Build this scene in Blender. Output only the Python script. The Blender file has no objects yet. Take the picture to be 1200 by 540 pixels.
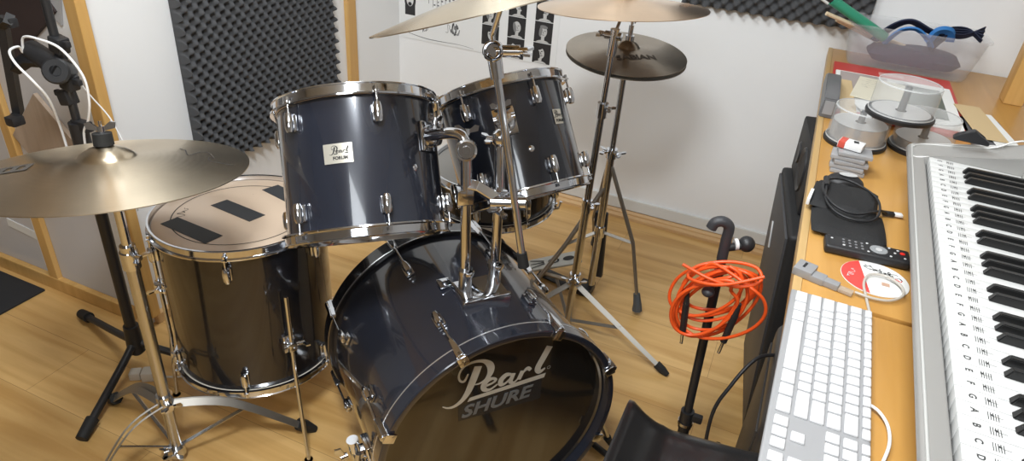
import bpy, bmesh, math, random
from mathutils import Vector as V, Matrix as M4
random.seed(7)
S = bpy.context.scene; col = S.collection
pi = math.pi; sin = math.sin; cos = math.cos
# ------------------------------------------------------------------ camera
PI, RO, YA = map(math.radians, (30.81, 4.66, -21.52)); HC = 1.45
fw = V((sin(YA)*cos(PI), cos(YA)*cos(PI), -sin(PI))); r0 = V((cos(YA), -sin(YA), 0)); u0 = r0.cross(fw)
cr = r0*cos(RO)+u0*sin(RO); cu = -r0*sin(RO)+u0*cos(RO)
cd = bpy.data.cameras.new('camera'); cam = bpy.data.objects.new('camera', cd); col.objects.link(cam)
cd.sensor_width = 36; cd.lens = 806/1200*36; cd.clip_start = .02
cam.matrix_world = M4(((cr.x, cu.x, -fw.x, 0), (cr.y, cu.y, -fw.y, 0), (cr.z, cu.z, -fw.z, HC), (0, 0, 0, 1)))
S.camera = cam
# ------------------------------------------------------------------ light
S.view_settings.view_transform = 'Standard'; S.view_settings.look = 'None'; S.view_settings.gamma = 1
S.view_settings.use_curve_mapping = False; S.view_settings.exposure = 0.0
w = bpy.data.worlds.new('world'); S.world = w; w.use_nodes = True
w.node_tree.nodes['Background'].inputs[0].default_value = (.9, .93, 1, 1); w.node_tree.nodes['Background'].inputs[1].default_value = .3
def area(name, loc, tgt, size, power, color=(.93, .975, 1)):
    l = bpy.data.lights.new(name, 'AREA'); l.energy = power; l.size = size; l.color = color; l.shape = 'SQUARE'
    o = bpy.data.objects.new(name, l); col.objects.link(o); o.location = loc
    o.rotation_euler = (V(tgt)-V(loc)).to_track_quat('-Z', 'Y').to_euler()
area('ceiling_lamp_main', (-.25, .10, 2.42), (-.3, 1.6, .5), .38, 43)
area('fill_light_rear', (.1, -1.1, 2.42), (-.3, 1.2, .9), .9, 24)  # soft fill light added behind the camera, not a ceiling lamp
area('ceiling_lamp_middle', (-.85, 1.05, 2.44), (-.6, 1.3, .0), .5, 22)
# ------------------------------------------------------------------ materials
MATS = {}
def mat(n, c, rough=.5, metal=0, coat=0, spec=.5, bump=None, var=None, trans=0, alpha=None, emit=None):
    if n in MATS: return MATS[n]
    m = bpy.data.materials.new(n); m.use_nodes = True; nt = m.node_tree; b = nt.nodes['Principled BSDF']
    b.inputs['Base Color'].default_value = (*c, 1); b.inputs['Roughness'].default_value = rough; b.inputs['Metallic'].default_value = metal
    b.inputs['Coat Weight'].default_value = coat; b.inputs['Coat Roughness'].default_value = .05; b.inputs['Specular IOR Level'].default_value = spec
    b.inputs['Transmission Weight'].default_value = trans
    tc = nt.nodes.new('ShaderNodeTexCoord')
    if var:   # (scale, amount)
        nz = nt.nodes.new('ShaderNodeTexNoise'); nz.inputs['Scale'].default_value = var[0]; nz.inputs['Detail'].default_value = 5
        nt.links.new(tc.outputs['Object'], nz.inputs['Vector'])
        mx = nt.nodes.new('ShaderNodeMix'); mx.data_type = 'RGBA'
        mx.inputs[6].default_value = (*[v*(1-var[1]) for v in c], 1); mx.inputs[7].default_value = (*[min(1, v*(1+var[1])) for v in c], 1)
        nt.links.new(nz.outputs['Fac'], mx.inputs[0]); nt.links.new(mx.outputs[2], b.inputs['Base Color'])
    if bump:  # (scale, strength)
        nz = nt.nodes.new('ShaderNodeTexNoise'); nz.inputs['Scale'].default_value = bump[0]; nz.inputs['Detail'].default_value = 3
        nt.links.new(tc.outputs['Object'], nz.inputs['Vector'])
        bp = nt.nodes.new('ShaderNodeBump'); bp.inputs['Strength'].default_value = bump[1]; bp.inputs['Distance'].default_value = .002
        nt.links.new(nz.outputs['Fac'], bp.inputs['Height']); nt.links.new(bp.outputs[0], b.inputs['Normal'])
    if alpha is not None:
        b.inputs['Alpha'].default_value = alpha
    MATS[n] = m; return m
def wood(n, c1, c2, rough=.4, axis=1, scale=6, planks=None, coat=0):
    m = bpy.data.materials.new(n); m.use_nodes = True; nt = m.node_tree; b = nt.nodes['Principled BSDF']; L = nt.links
    b.inputs['Roughness'].default_value = rough; b.inputs['Coat Weight'].default_value = coat; b.inputs['Coat Roughness'].default_value = .2
    g = nt.nodes.new('ShaderNodeNewGeometry'); mp = nt.nodes.new('ShaderNodeMapping'); L.new(g.outputs['Position'], mp.inputs[0])
    sc = [scale*3]*3; sc[axis] = scale*.22; mp.inputs['Scale'].default_value = sc
    nz = nt.nodes.new('ShaderNodeTexNoise'); nz.inputs['Detail'].default_value = 6; nz.inputs['Scale'].default_value = 1.3; nz.inputs['Distortion'].default_value = .6
    L.new(mp.outputs[0], nz.inputs['Vector'])
    cr_ = nt.nodes.new('ShaderNodeValToRGB'); cr_.color_ramp.elements[0].position = .35; cr_.color_ramp.elements[1].position = .65
    cr_.color_ramp.elements[0].color = (*c1, 1); cr_.color_ramp.elements[1].color = (*c2, 1); L.new(nz.outputs['Fac'], cr_.inputs[0])
    out = cr_.outputs[0]
    if planks:
        br = nt.nodes.new('ShaderNodeTexBrick'); L.new(g.outputs['Position'], br.inputs['Vector'])
        br.inputs['Scale'].default_value = 1; br.inputs['Brick Width'].default_value = planks[0]; br.inputs['Row Height'].default_value = planks[1]
        br.inputs['Mortar Size'].default_value = .0008; br.inputs['Mortar Smooth'].default_value = .3; br.offset = .37
        br.inputs['Color1'].default_value = (.9, .88, .85, 1); br.inputs['Color2'].default_value = (1.06, 1.06, 1.06, 1); br.inputs['Mortar'].default_value = (.55, .48, .4, 1)
        mx = nt.nodes.new('ShaderNodeMix'); mx.data_type = 'RGBA'; mx.blend_type = 'MULTIPLY'; mx.inputs[0].default_value = 1
        L.new(out, mx.inputs[6]); L.new(br.outputs[0], mx.inputs[7]); out = mx.outputs[2]
    L.new(out, b.inputs['Base Color']); return m
def cymmat(n, c, rough, k=260):
    m = bpy.data.materials.new(n); m.use_nodes = True; nt = m.node_tree; b = nt.nodes['Principled BSDF']; L = nt.links
    b.inputs['Metallic'].default_value = 1; b.inputs['Roughness'].default_value = rough
    b.inputs['Anisotropic'].default_value = .8; b.inputs['Anisotropic Rotation'].default_value = .25
    tg = nt.nodes.new('ShaderNodeTangent'); tg.direction_type = 'RADIAL'; tg.axis = 'Z'; L.new(tg.outputs[0], b.inputs['Tangent'])
    tc = nt.nodes.new('ShaderNodeTexCoord'); wv = nt.nodes.new('ShaderNodeTexWave'); wv.wave_type = 'RINGS'; wv.rings_direction = 'Z'
    wv.inputs['Scale'].default_value = k/10; wv.inputs['Distortion'].default_value = .4; L.new(tc.outputs['Object'], wv.inputs['Vector'])
    bp = nt.nodes.new('ShaderNodeBump'); bp.inputs['Strength'].default_value = .08; bp.inputs['Distance'].default_value = .0008
    L.new(wv.outputs['Fac'], bp.inputs['Height']); L.new(bp.outputs[0], b.inputs['Normal'])
    nz = nt.nodes.new('ShaderNodeTexNoise'); nz.inputs['Scale'].default_value = 9; nz.inputs['Detail'].default_value = 6; L.new(tc.outputs['Object'], nz.inputs['Vector'])
    mx = nt.nodes.new('ShaderNodeMix'); mx.data_type = 'RGBA'; mx.inputs[6].default_value = (*[v*.8 for v in c], 1); mx.inputs[7].default_value = (*[min(1, v*1.15) for v in c], 1)
    L.new(nz.outputs['Fac'], mx.inputs[0]); L.new(mx.outputs[2], b.inputs['Base Color']); return m
chrome = mat('chrome', (.70, .72, .76), .09, 1)
chrome_d = mat('worn_chrome', (.55, .56, .58), .2, 1)
navy = mat('navy_wrap', (.024, .028, .042), .2, .2, 1, var=(30, .15))
blackwrap = mat('black_wrap', (.010, .010, .013), .25, .2, 1)
black = mat('black_plastic', (.018, .018, .02), .45)
rubber = mat('rubber', (.012, .012, .012), .7)
headclear = mat('smoky_drum_head', (.62, .48, .36), .35, coat=.3, var=(5, .06))
blackhead = mat('black_drum_head', (.012, .011, .010), .12, 0, 1)
wallm = mat('wall_paint', (.82, .825, .83), .8, bump=(60, .15), var=(1.2, .02))
panelm = mat('panel_paint', (.60, .59, .60), .6, bump=(40, .05), var=(1.2, .02))
darkw = mat('room_paint', (.42, .41, .40), .85)
ceilm = mat('ceiling_paint', (.8, .8, .78), .9)
trunk = mat('grey_white_trunking', (.66, .66, .64), .5)
floorm = wood('laminate', (.54, .31, .10), (.70, .45, .18), .33, 0, 5, (1.25, .195), .15)
skirtm = wood('skirting_wood', (.55, .34, .16), (.66, .44, .22), .4, 0, 5)
trimw = wood('trim_wood', (.58, .33, .10), (.68, .42, .15), .45, 2, 7)
deskm = wood('pine_desk', (.47, .235, .052), (.56, .30, .08), .35, 1, 5, coat=.15)
edgew = wood('pine_edge', (.52, .33, .13), (.60, .40, .17), .45, 1, 5)
foam = mat('acoustic_foam', (.08, .081, .085), .95, spec=.1)
white = mat('white_plastic', (.85, .85, .85), .35)
paper = mat('paper', (.82, .82, .80), .8)
ink = mat('ink', (.02, .02, .02), .7)
silver = mat('silver_plastic', (.38, .37, .355), .38, .35, bump=(90, .04))
silver2 = mat('silver_rim', (.60, .60, .58), .35, .3)
keyw = mat('piano_white', (.66, .66, .65), .25)
keyb = mat('piano_black', (.012, .012, .012), .28)
# ------------------------------------------------------------------ mesh helpers
def B(): return bmesh.new()
def box(bm, size, c=(0, 0, 0), R=None, bev=0, seg=2):
    ret = bmesh.ops.create_cube(bm, size=1); vs = ret['verts']
    m = M4.Translation(c) @ (R.to_4x4() if R else M4()) @ M4.Diagonal((*size, 1))
    if bev:
        for v in vs: v.co = V((v.co.x*size[0], v.co.y*size[1], v.co.z*size[2]))
        es = list({e for v in vs for e in v.link_edges})
        res = bmesh.ops.bevel(bm, geom=es, offset=bev, segments=seg, affect='EDGES', profile=.6)
        m = M4.Translation(c) @ (R.to_4x4() if R else M4())
        vs = list({v for f in res['faces'] for v in f.verts} | {v for v in vs if v.is_valid})
    bmesh.ops.transform(bm, matrix=m, verts=vs)
    return bm
def frame(d, up=(0, 0, 1)):
    z = V(d).normalized(); x = V(up).cross(z)
    if x.length < 1e-4: x = V((1, 0, 0)).cross(z)
    x.normalize(); y = z.cross(x); return M4((x, y, z)).transposed().to_3x3() if False else M4(((x.x, y.x, z.x, 0), (x.y, y.y, z.y, 0), (x.z, y.z, z.z, 0), (0, 0, 0, 1)))
def lathe(bm, prof, seg=64, M=None, close=False):
    M = M or M4(); rings = []
    for r, z in prof:
        if r < 1e-6: rings.append([bm.verts.new(M @ V((0, 0, z)))])
        else: rings.append([bm.verts.new(M @ V((r*cos(2*pi*i/seg), r*sin(2*pi*i/seg), z))) for i in range(seg)])
    n = len(rings)
    for k in range(n if close else n-1):
        a, b = rings[k], rings[(k+1) % n]
        for i in range(seg):
            j = (i+1) % seg
            if len(a) == 1 and len(b) == 1: continue
            if len(a) == 1: bm.faces.new((a[0], b[j], b[i]))
            elif len(b) == 1: bm.faces.new((a[i], a[j], b[0]))
            else: bm.faces.new((a[i], a[j], b[j], b[i]))
    return bm
def cyl(bm, p0, p1, r, r1=None, seg=20):
    p0 = V(p0); p1 = V(p1); r1 = r if r1 is None else r1; L = (p1-p0).length
    return lathe(bm, [(0, 0), (r, 0), (r1, L), (0, L)], seg, M4.Translation(p0) @ frame(p1-p0))
def ball(bm, c, r, s=(1, 1, 1), M=None):
    m = (M or M4.Translation(c)) @ M4.Diagonal((r*s[0], r*s[1], r*s[2], 1))
    bmesh.ops.create_uvsphere(bm, u_segments=20, v_segments=12, radius=1, matrix=m); return bm
def smoothpts(p, n=8, closed=False):
    p = [V(q) for q in p]; out = []; N = len(p)
    for i in range(N if closed else N-1):
        a = p[(i-1) % N] if closed or i > 0 else p[0]; b = p[i]; c = p[(i+1) % N]; d = p[(i+2) % N] if closed or i+2 < N else p[-1]
        for k in range(n):
            t = k/n; out.append(.5*((2*b)+(c-a)*t+(2*a-5*b+4*c-d)*t*t+(3*b-a-3*c+d)*t**3))
    if not closed: out.append(p[-1])
    return out
def tube(bm, pts, r, seg=12, closed=False, sq=None):
    pts = [V(p) for p in pts]; n = len(pts); rings = []; up = None
    for i, p in enumerate(pts):
        a = pts[(i-1) % n] if (closed or i > 0) else p; b = pts[(i+1) % n] if (closed or i < n-1) else p
        t = (b-a).normalized()
        if up is None: up = t.orthogonal().normalized()
        up = (up-t*up.dot(t)); up = up.normalized() if up.length > 1e-5 else t.orthogonal().normalized()
        s = t.cross(up); rr = r(i/(n-1)) if callable(r) else r
        if sq: rings.append([bm.verts.new(p+up*rr*a_+s*rr*sq*b_) for a_, b_ in ((1, 1), (-1, 1), (-1, -1), (1, -1))])
        else: rings.append([bm.verts.new(p+(up*cos(2*pi*k/seg)+s*sin(2*pi*k/seg))*rr) for k in range(seg)])
    m = len(rings[0])
    for i in range(n if closed else n-1):
        a, b = rings[i], rings[(i+1) % n]
        for k in range(m): bm.faces.new((a[k], a[(k+1) % m], b[(k+1) % m], b[k]))
    if not closed:
        bm.faces.new(rings[0][::-1]); bm.faces.new(rings[-1])
    return bm
def prism(bm, poly, d, M=None):
    """poly: 2D outline, extruded by d along +z"""
    M = M or M4(); a = [bm.verts.new(M @ V((x, y, 0))) for x, y in poly]; b = [bm.verts.new(M @ V((x, y, d))) for x, y in poly]
    n = len(poly); bm.faces.new(a[::-1]); bm.faces.new(b)
    for i in range(n): bm.faces.new((a[i], a[(i+1) % n], b[(i+1) % n], b[i]))
    return bm
WM = {}
def obj(name, bm, m, parent=None, M=None, sm=True, ang=38):
    M = M or M4()
    bmesh.ops.recalc_face_normals(bm, faces=bm.faces)
    if sm:
        ca = math.radians(ang)
        for e in bm.edges:
            e.smooth = not (len(e.link_faces) == 2 and e.calc_face_angle(0) > ca)
        for f in bm.faces: f.smooth = True
    me = bpy.data.meshes.new(name); bm.to_mesh(me); bm.free(); me.materials.append(m)
    return link(name, me, parent, M)
def link(name, me, parent=None, M=None):
    M = M or M4(); o = bpy.data.objects.new(name, me); col.objects.link(o); WM[o] = M
    if parent: o.parent = parent; o.matrix_local = WM[parent].inverted() @ M
    else: o.matrix_world = M
    return o
def tag(o, label, cat, group=None):
    o['label'] = label; o['category'] = cat
    if group: o['group'] = group
    return o
def thing(name, loc, label, cat, group=None):
    o = bpy.data.objects.new(name, None); o.empty_display_size = .05; col.objects.link(o); M = M4.Translation(loc); o.matrix_world = M; WM[o] = M
    return tag(o, label, cat, group)
def struct(name, bm, m, sm=False):
    o = obj(name, bm, m, sm=sm); o['kind'] = 'structure'; return o
def text_mesh(s, size=1, shear=0, off=0, align='LEFT', ext=.0004):
    c = bpy.data.curves.new('t', 'FONT'); c.body = s; c.size = size; c.shear = shear; c.offset = off; c.align_x = align; c.extrude = ext; c.resolution_u = 3
    o = bpy.data.objects.new('t', c); col.objects.link(o); dg = bpy.context.evaluated_depsgraph_get(); dg.update()
    me = bpy.data.meshes.new_from_object(o.evaluated_get(dg)); bpy.data.objects.remove(o); me.materials.clear(); return me
def ribbon(bm, pts, z=0, h=.0005, n=6):
    """flat calligraphic stroke through (x, y, width) points"""
    P = smoothpts([(a, b, c) for a, b, c in pts], n); L = []; R = []
    for i, p in enumerate(P):
        a = P[max(i-1, 0)]; b = P[min(i+1, len(P)-1)]; t = V((b.x-a.x, b.y-a.y)); t = t.normalized() if t.length else V((1, 0))
        nx, ny = -t.y, t.x; wd = max(p.z, .0004)/2
        L.append((p.x+nx*wd, p.y+ny*wd)); R.append((p.x-nx*wd, p.y-ny*wd))
    for i in range(len(P)-1):
        vs = [bm.verts.new((*q, z+h)) for q in (L[i], R[i], R[i+1], L[i+1])]; bm.faces.new(vs)
    return bm
def Rz(a): return M4.Rotation(a, 4, 'Z')
def T(*a): return M4.Translation(a)
def Rx(a): return M4.Rotation(a, 4, 'X')
def Ry(a): return M4.Rotation(a, 4, 'Y')
# ------------------------------------------------------------------ room
XL, YW, YA_, ZC = -1.65, 2.63, 1.15, 2.5
struct('floor', box(B(), (5.2, 4.7, .1), (-.9, .3, -.05)), floorm)
struct('ceiling', box(B(), (5.2, 4.7, .1), (-.9, .3, ZC+.05)), ceilm)
struct('wall_back', box(B(), (3.4, .08, ZC), (.0, YW+.04, ZC/2)), wallm)
struct('wall_left', box(B(), (.08, YW-YA_+.08, ZC), (XL-.04, (YW+YA_)/2+.04, ZC/2)), wallm)
struct('wall_alcove', box(B(), (1.87, .08, ZC), (XL-.985, YA_+.0402, ZC/2)), panelm)
struct('wall_right', box(B(), (.08, 4.7, ZC), (1.66, .3, ZC/2)), darkw)
struct('wall_front', box(B(), (5.2, .08, ZC), (-.9, -2.0, ZC/2)), darkw)
struct('wall_far_left', box(B(), (.08, 3.3, ZC), (-3.5, -.4, ZC/2)), darkw)
struct('trim_1', box(B(), (.042, .03, ZC-.05), (XL+.014, YA_-.002, ZC/2+.02), bev=.003), trimw)          # corner post strip
struct('trim_2', box(B(), (.018, .055, ZC), (XL+.009, 2.262, ZC/2), bev=.003), trimw)             # strip on left wall
struct('trim_3', box(B(), (.04, .018, ZC-.05), (-2.052, YA_-.009, ZC/2+.02), bev=.003), trimw)
struct('trim_4', box(B(), (1.8, .02, .05), (XL-.96, YA_-.01, .025), bev=.004), trimw)
struct('trim_5', box(B(), (.015, .008, ZC-.1), (-2.085, YA_-.004, ZC/2+.03), bev=.002), white)
bm = B(); prism(bm, [(0, 0), (.035, 0), (.035, .012), (.022, .02), (.022, .026), (.012, .034), (0, .034)], 3.2, T(-1.64, YW, 0) @ M4(((0, 0, 1, 0), (-1, 0, 0, 0), (0, 1, 0, 0), (0, 0, 0, 1))))
struct('baseboard_back', bm, skirtm)
struct('trim_6', box(B(), (3.2, .012, .05), (-.04, YW-.006, .062), bev=.002), trunk)
struct('baseboard_left', box(B(), (.02, YW-YA_-.02, .035), (XL+.01, (YW+YA_)/2, .0175), bev=.003), skirtm)

# ------------------------------------------------------------------ desk
def slab(name, m, x0, x1, y0, y1, z0, z1, parent=None, bev=.002, **k): return obj(name, box(B(), (x1-x0, y1-y0, z1-z0), ((x0+x1)/2, (y0+y1)/2, (z0+z1)/2), bev=bev), m, parent, **k)
ZD = .85
desk = thing('desk', (.5, 1.3, 0), 'long orange-brown pine desk running to the back wall at the right', 'desk')
slab('desktop_rear', deskm, .098, .95, .996, 2.625, ZD-.028, ZD, desk)
slab('desktop_front', deskm, .098, .95, -.1, .992, ZD-.032, ZD-.004, desk)
o = slab('desk_edge', edgew, .084, .098, -.1, 2.625, ZD-.03, ZD+.001, desk); o['label'] = 'paler raw pine front edge strip'
for y in (.0, .9, 2.55):
    slab('leg', edgew, .88, .93, y, y+.05, 0, ZD-.03, desk)
    slab('leg', edgew, .25, .3, y, y+.05, 0, ZD-.03, desk)
tag(slab('shelf_post', trimw, .565, .615, 2.305, 2.375, ZD, 1.6, bev=.004), 'upright square wooden post standing on the desk near back wall', 'post')

# ------------------------------------------------------------------ foam
def foam_panel(nu, nv, per, dep, fn):
    bm = B(); g = []
    st = per/8
    for j in range(nv+1):
        row = []
        for i in range(nu+1):
            u = i*st; v = j*st; k = 2*pi/per
            h = (cos(k*u)*cos(k*v)); h = (h+1)/2; h = h**1.1
            edge = i in (0, nu) or j in (0, nv)
            # the cut rim of the sheet follows the bumps, giving a toothed outline
            row.append(bm.verts.new(fn(u, v, dep*(.35+.65*h))))
        g.append(row)
    for j in range(nv):
        for i in range(nu): bm.faces.new((g[j][i], g[j][i+1], g[j+1][i+1], g[j+1][i]))
    # sides
    rim = g[0][:]+[r[-1] for r in g[1:]]+g[-1][::-1][1:]+[r[0] for r in g[::-1][1:-1]]
    return bm, rim
def foam_obj(label, nu, nv, per, dep, fn, fback):
    bm, rim = foam_panel(nu, nv, per, dep, fn)
    back = [bm.verts.new(fback(v.co)) for v in rim]; n = len(rim)
    for i in range(n): bm.faces.new((rim[i], rim[(i+1) % n], back[(i+1) % n], back[i]))
    bm.faces.new(back)
    return tag(obj('acoustic_foam', bm, foam, ang=80), label, 'foam panel')
per = .040
foam_obj('large dark grey egg-crate foam sheet on the left white wall behind the drums', int(.70/per*8), int(.98/per*8), per, .045,
         lambda u, v, h: V((XL+.004+h, 1.43+u, .425+v)), lambda c: V((XL+.002, c.y, c.z)))
per = .042
foam_obj('dark grey egg-crate foam sheet high on back wall above the desk', int(.62/per*8), int(.55/per*8), per, .04,
         lambda u, v, h: V((-.44+u, YW-.004-h, .925+v)), lambda c: V((c.x, YW-.002, c.z)))

# ------------------------------------------------------------------ drum helpers
def dframe(c, ax):
    ax = V(ax).normalized(); e1 = V((0, 0, 1)).cross(ax).normalized(); e2 = ax.cross(e1)
    return M4(((e1.x, e2.x, ax.x, c[0]), (e1.y, e2.y, ax.y, c[1]), (e1.z, e2.z, ax.z, c[2]), (0, 0, 0, 1)))
def lug_bm(t, R, z, M, s=1):
    """vertical tube lug on a shell at angle t, its rod end towards s"""
    bm = B(); A = Rz(t)
    box(bm, (.008, .02, .034), bev=.0035, c=(0, 0, 0)); bmesh.ops.transform(bm, matrix=T(.004, 0, 0), verts=bm.verts)
    k = len(bm.verts)
    b2 = B(); lathe(b2, [(0, -.02), (.006, -.019), (.009, -.012), (.0095, 0), (.009, .012), (.007, .019), (.0, .021)], 16, T(.013, 0, 0))
    me = bpy.data.meshes.new('x'); b2.to_mesh(me); bm.from_mesh(me); b2.free()
    bmesh.ops.transform(bm, matrix=A @ T(R, 0, z), verts=bm.verts); return bm
def rod_bm(t, R, z0, z1, s):
    bm = B(); A = Rz(t); x = R+.013
    cyl(bm, (x, 0, z0), (x, 0, z1), .0024, seg=10); cyl(bm, (x, 0, z0+s*.004), (x, 0, z0+s*.011), .0042, seg=6)
    lathe(bm, [(.0, 0), (.0065, 0), (.0065, .003), (0, .003)], 12, T(x, 0, z0-.001))
    box(bm, (.014, .012, .003), (x-.004, 0, z0-s*.002), bev=.001)   # hoop ear
    bmesh.ops.transform(bm, matrix=A, verts=bm.verts); return bm
def hoop_bm(R, z, s):
    prof = [(R+.003, -.003*s), (R+.0035, -.02*s), (R+.013, -.0215*s), (R+.0135, -.0185*s), (R+.0075, -.016*s), (R+.0072, -.0015*s), (R+.0095, .0005*s), (R+.009, .0022*s), (R+.004, .0018*s)]
    return lathe(B(), [(r, z+h) for r, h in prof], 96, close=True)
def drum(name, loc, label, cat, c, ax, R, L, nl, off, shell_m, head_m, group=None):
    root = thing(name, loc, label, cat, group); M = dframe(c, ax)
    bm = lathe(B(), [(R, -.012), (R, -L+.012)], 96); obj('shell', bm, shell_m, root, M)
    obj('top_hoop', hoop_bm(R, 0, 1), chrome, root, M); obj('bottom_hoop', hoop_bm(R, -L, -1), chrome, root, M)
    obj('batter_head', lathe(B(), [(0, -.009), (R-.004, -.009), (R, -.0105), (R+.003, -.016), (R+.001, -.02), (0, -.011)], 96), head_m, root, M)
    obj('bottom_head', lathe(B(), [(0, -L+.009), (R-.004, -L+.009), (R+.003, -L+.016), (R+.001, -L+.02), (0, -L+.011)], 96), MATS['clear_head'] if 'clear_head' in MATS else head_m, root, M)
    for k in range(nl):
        t = math.radians(off+360/nl*k)
        for (z, zr, s) in ((-.058, -.018, 1), (-L+.058, -L+.018, -1)):
            lg = obj('lug', lug_bm(t, R, z, M), chrome, root, M)
            obj('tension_rod', rod_bm(t, R, zr, z+s*.02, s), chrome, lg, M)
    return root, M
mat('clear_head', (.75, .7, .62), .3)
def wing(bm, c, d, s=1):
    F = T(*c) @ frame(d); lathe(bm, [(0, 0), (.006*s, 0), (.006*s, .012*s), (0, .012*s)], 12, F)
    prism(bm, [(-.005*s, .004*s), (-.022*s, .008*s), (-.024*s, .018*s), (-.016*s, .02*s), (-.005*s, .011*s), (.005*s, .011*s), (.016*s, .02*s), (.024*s, .018*s), (.022*s, .008*s), (.005*s, .004*s)], .004*s, F @ M4(((1, 0, 0, 0), (0, 0, 1, -.002*s), (0, 1, 0, 0), (0, 0, 0, 1))))
    return bm
# bass drum
BC = V((-.372, .995, .29)); bn = V((.766, -.643, 0)).normalized(); brt = V((-bn.y, bn.x, 0))
MB = M4(((brt.x, 0, bn.x, BC.x), (brt.y, 0, bn.y, BC.y), (0, 1, 0, BC.z), (0, 0, 0, 1)))
bass = thing('bass_drum', (-.54, 1.14, 0), 'navy blue bass drum with black front head lettered Pearl and SHURE', 'drum')
obj('shell', lathe(B(), [(.272, -.04), (.272, -.425)], 128), navy, bass, MB)
for z0, z1, nm, lb in ((.0, -.045, 'front_hoop', None), (-.413, -.457, 'rear_hoop', None)):
    obj(nm, lathe(B(), [(.269, z0-.001), (.271, z0), (.2825, z0), (.2845, z0-.002), (.2845, z1+.002), (.2825, z1), (.271, z1), (.269, z1+.001)], 128, close=True), navy if nm == 'front_hoop' else blackwrap, bass, MB)
inl = mat('silver_inlay', (.72, .72, .72), .25, .8)
obj('hoop_inlay_and_glint', lathe(B(), [(.2844, -.0335), (.2851, -.0332), (.2851, -.0308), (.2844, -.0305)], 128, close=True), inl, bass, MB)
obj('hoop_inlay_and_glint', lathe(B(), [(.2844, -.4185), (.2850, -.418), (.2850, -.4155), (.2844, -.415)], 128, close=True), chrome_d, bass, MB)  # edge highlight of the rear hoop, put in as a pale ring
fh = obj('front_head', lathe(B(), [(0, -.028), (.262, -.028), (.266, -.024), (.2695, -.026), (.2695, -.034), (0, -.032)], 128), blackhead, bass, MB)
obj('batter_head', lathe(B(), [(0, -.430), (.2695, -.430), (.2695, -.436), (0, -.434)], 128), MATS['clear_head'], bass, MB)
def on_head(z=-.028): return MB @ T(0, 0, z)
lsil = mat('logo_silver', (.55, .53, .47), .35, .3)
PEARL = dict(
 stem=[[-.0587, .2022, .0176], [-.0686, .1683, .0176], [-.0788, .1387, .0152], [-.0915, .1192, .0112], [-.1084, .1085, .008], [-.1236, .1094, .0048], [-.135, .1172, .0024]],
 bowl=[[-.0808, .1889, .0032], [-.0884, .1715, .0064], [-.0984, .1764, .0048], [-.1008, .1934, .0048], [-.091, .2107, .0056], [-.0707, .2167, .0064], [-.0478, .2124, .0088], [-.0324, .1971, .016], [-.0297, .1775, .0152], [-.0381, .1601, .0096], [-.0525, .1532, .0048], [-.0679, .1539, .0024]],
 e=[[-.0441, .1406, .0056], [-.0246, .1433, .004], [-.0163, .1501, .0048], [-.0234, .1564, .0056], [-.0362, .1546, .0088], [-.0442, .1431, .0096], [-.0404, .1306, .008], [-.0276, .1274, .0048], [-.0114, .1363, .0032]],
 a=[[.0195, .1531, .0048], [.0073, .1554, .0088], [-.0033, .1455, .0096], [-.0032, .1329, .008], [.0062, .1315, .0048], [.0195, .1424, .004]],
 a2=[[.0258, .1548, .0072], [.0194, .1337, .008], [.028, .1277, .004], [.0372, .1353, .0032]],
 r=[[.047, .1544, .008], [.0387, .1318, .008]], r2=[[.0411, .1423, .0032], [.0494, .1506, .004], [.0583, .1574, .0072], [.0664, .1497, .0056]],
 l=[[.1075, .2037, .012], [.0947, .1753, .012], [.0839, .1497, .0112], [.0894, .1371, .008], [.1023, .1436, .0032]])
def pearl_bm(s=1, dx=0, dy=0, h=.0006):
    bm = B()
    for i, (nm_, p) in enumerate(PEARL.items()): ribbon(bm, [(a*s+dx, b*s+dy, c*s*(1 if nm_ in ('stem', 'bowl') else 1.38)) for a, b, c in p], 0, h+i*.00004*s)
    pts = [(-.0742, .1201), (.106, .1284), (.1031, .1159), (-.0796, .1099)]
    bm.faces.new([bm.verts.new((a*s+dx, b*s+dy, h)) for a, b in pts]); return bm
lg = obj('logo_script', pearl_bm(), lsil, fh, on_head(), sm=False)
me = text_mesh('SHURE', .046, .25, .0013); me.materials.append(mat('logo_grey', (.16, .17, .18), .4, .3))
xs = [v.co.x for v in me.vertices]; me.transform(M4.Diagonal((.170/(max(xs)-min(xs)), 1, 1, 1)))
link('logo_lettering', me, fh, on_head(-.0274) @ T(-.0925, .0672, 0) @ Rz(.03))
bm = B(); ribbon(bm, [(.112+.004*cos(a*.7), .142+.004*sin(a*.7), .0007) for a in range(10)]); obj('registered_mark', bm, lsil, fh, on_head(), sm=False)
bm = B(); bm.faces.new([bm.verts.new((a, b, .0002)) for a, b in ((-.1, .105), (.098, .118), (.1, .054), (-.098, .06))])
o = obj('sticker', bm, mat('sticker_black', (.02, .02, .021), .2), fh, on_head(), sm=False); o['label'] = 'slightly lighter black sticker behind the lettering'
def claw(t):
    bm = B()
    prism(bm, [(-.012, -.012), (.012, -.012), (.009, .02), (.006, .045), (-.006, .045), (-.009, .02)], .014, M4(((0, 0, 1, .283), (1, 0, 0, 0), (0, -1, 0, -.008), (0, 0, 0, 1))))
    for v in bm.verts:
        if v.co.x > .295: v.co.y *= .6; 
    bmesh.ops.bevel(bm, geom=bm.edges[:], offset=.0025, segments=2, affect='EDGES')
    box(bm, (.024, .022, .005), (.278, 0, .0035), bev=.0015)
    bmesh.ops.transform(bm, matrix=Rz(t), verts=bm.verts); return bm
def bass_rod(t, s=1, zl=-.125):
    bm = B(); cyl(bm, (.293, 0, -.03), (.290, 0, zl-.0), .0028, seg=10)
    box(bm, (.007, .007, .012), (.2935, 0, -.002 if s > 0 else -.03), bev=.001); bmesh.ops.transform(bm, matrix=Rz(t), verts=bm.verts); return bm
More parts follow.
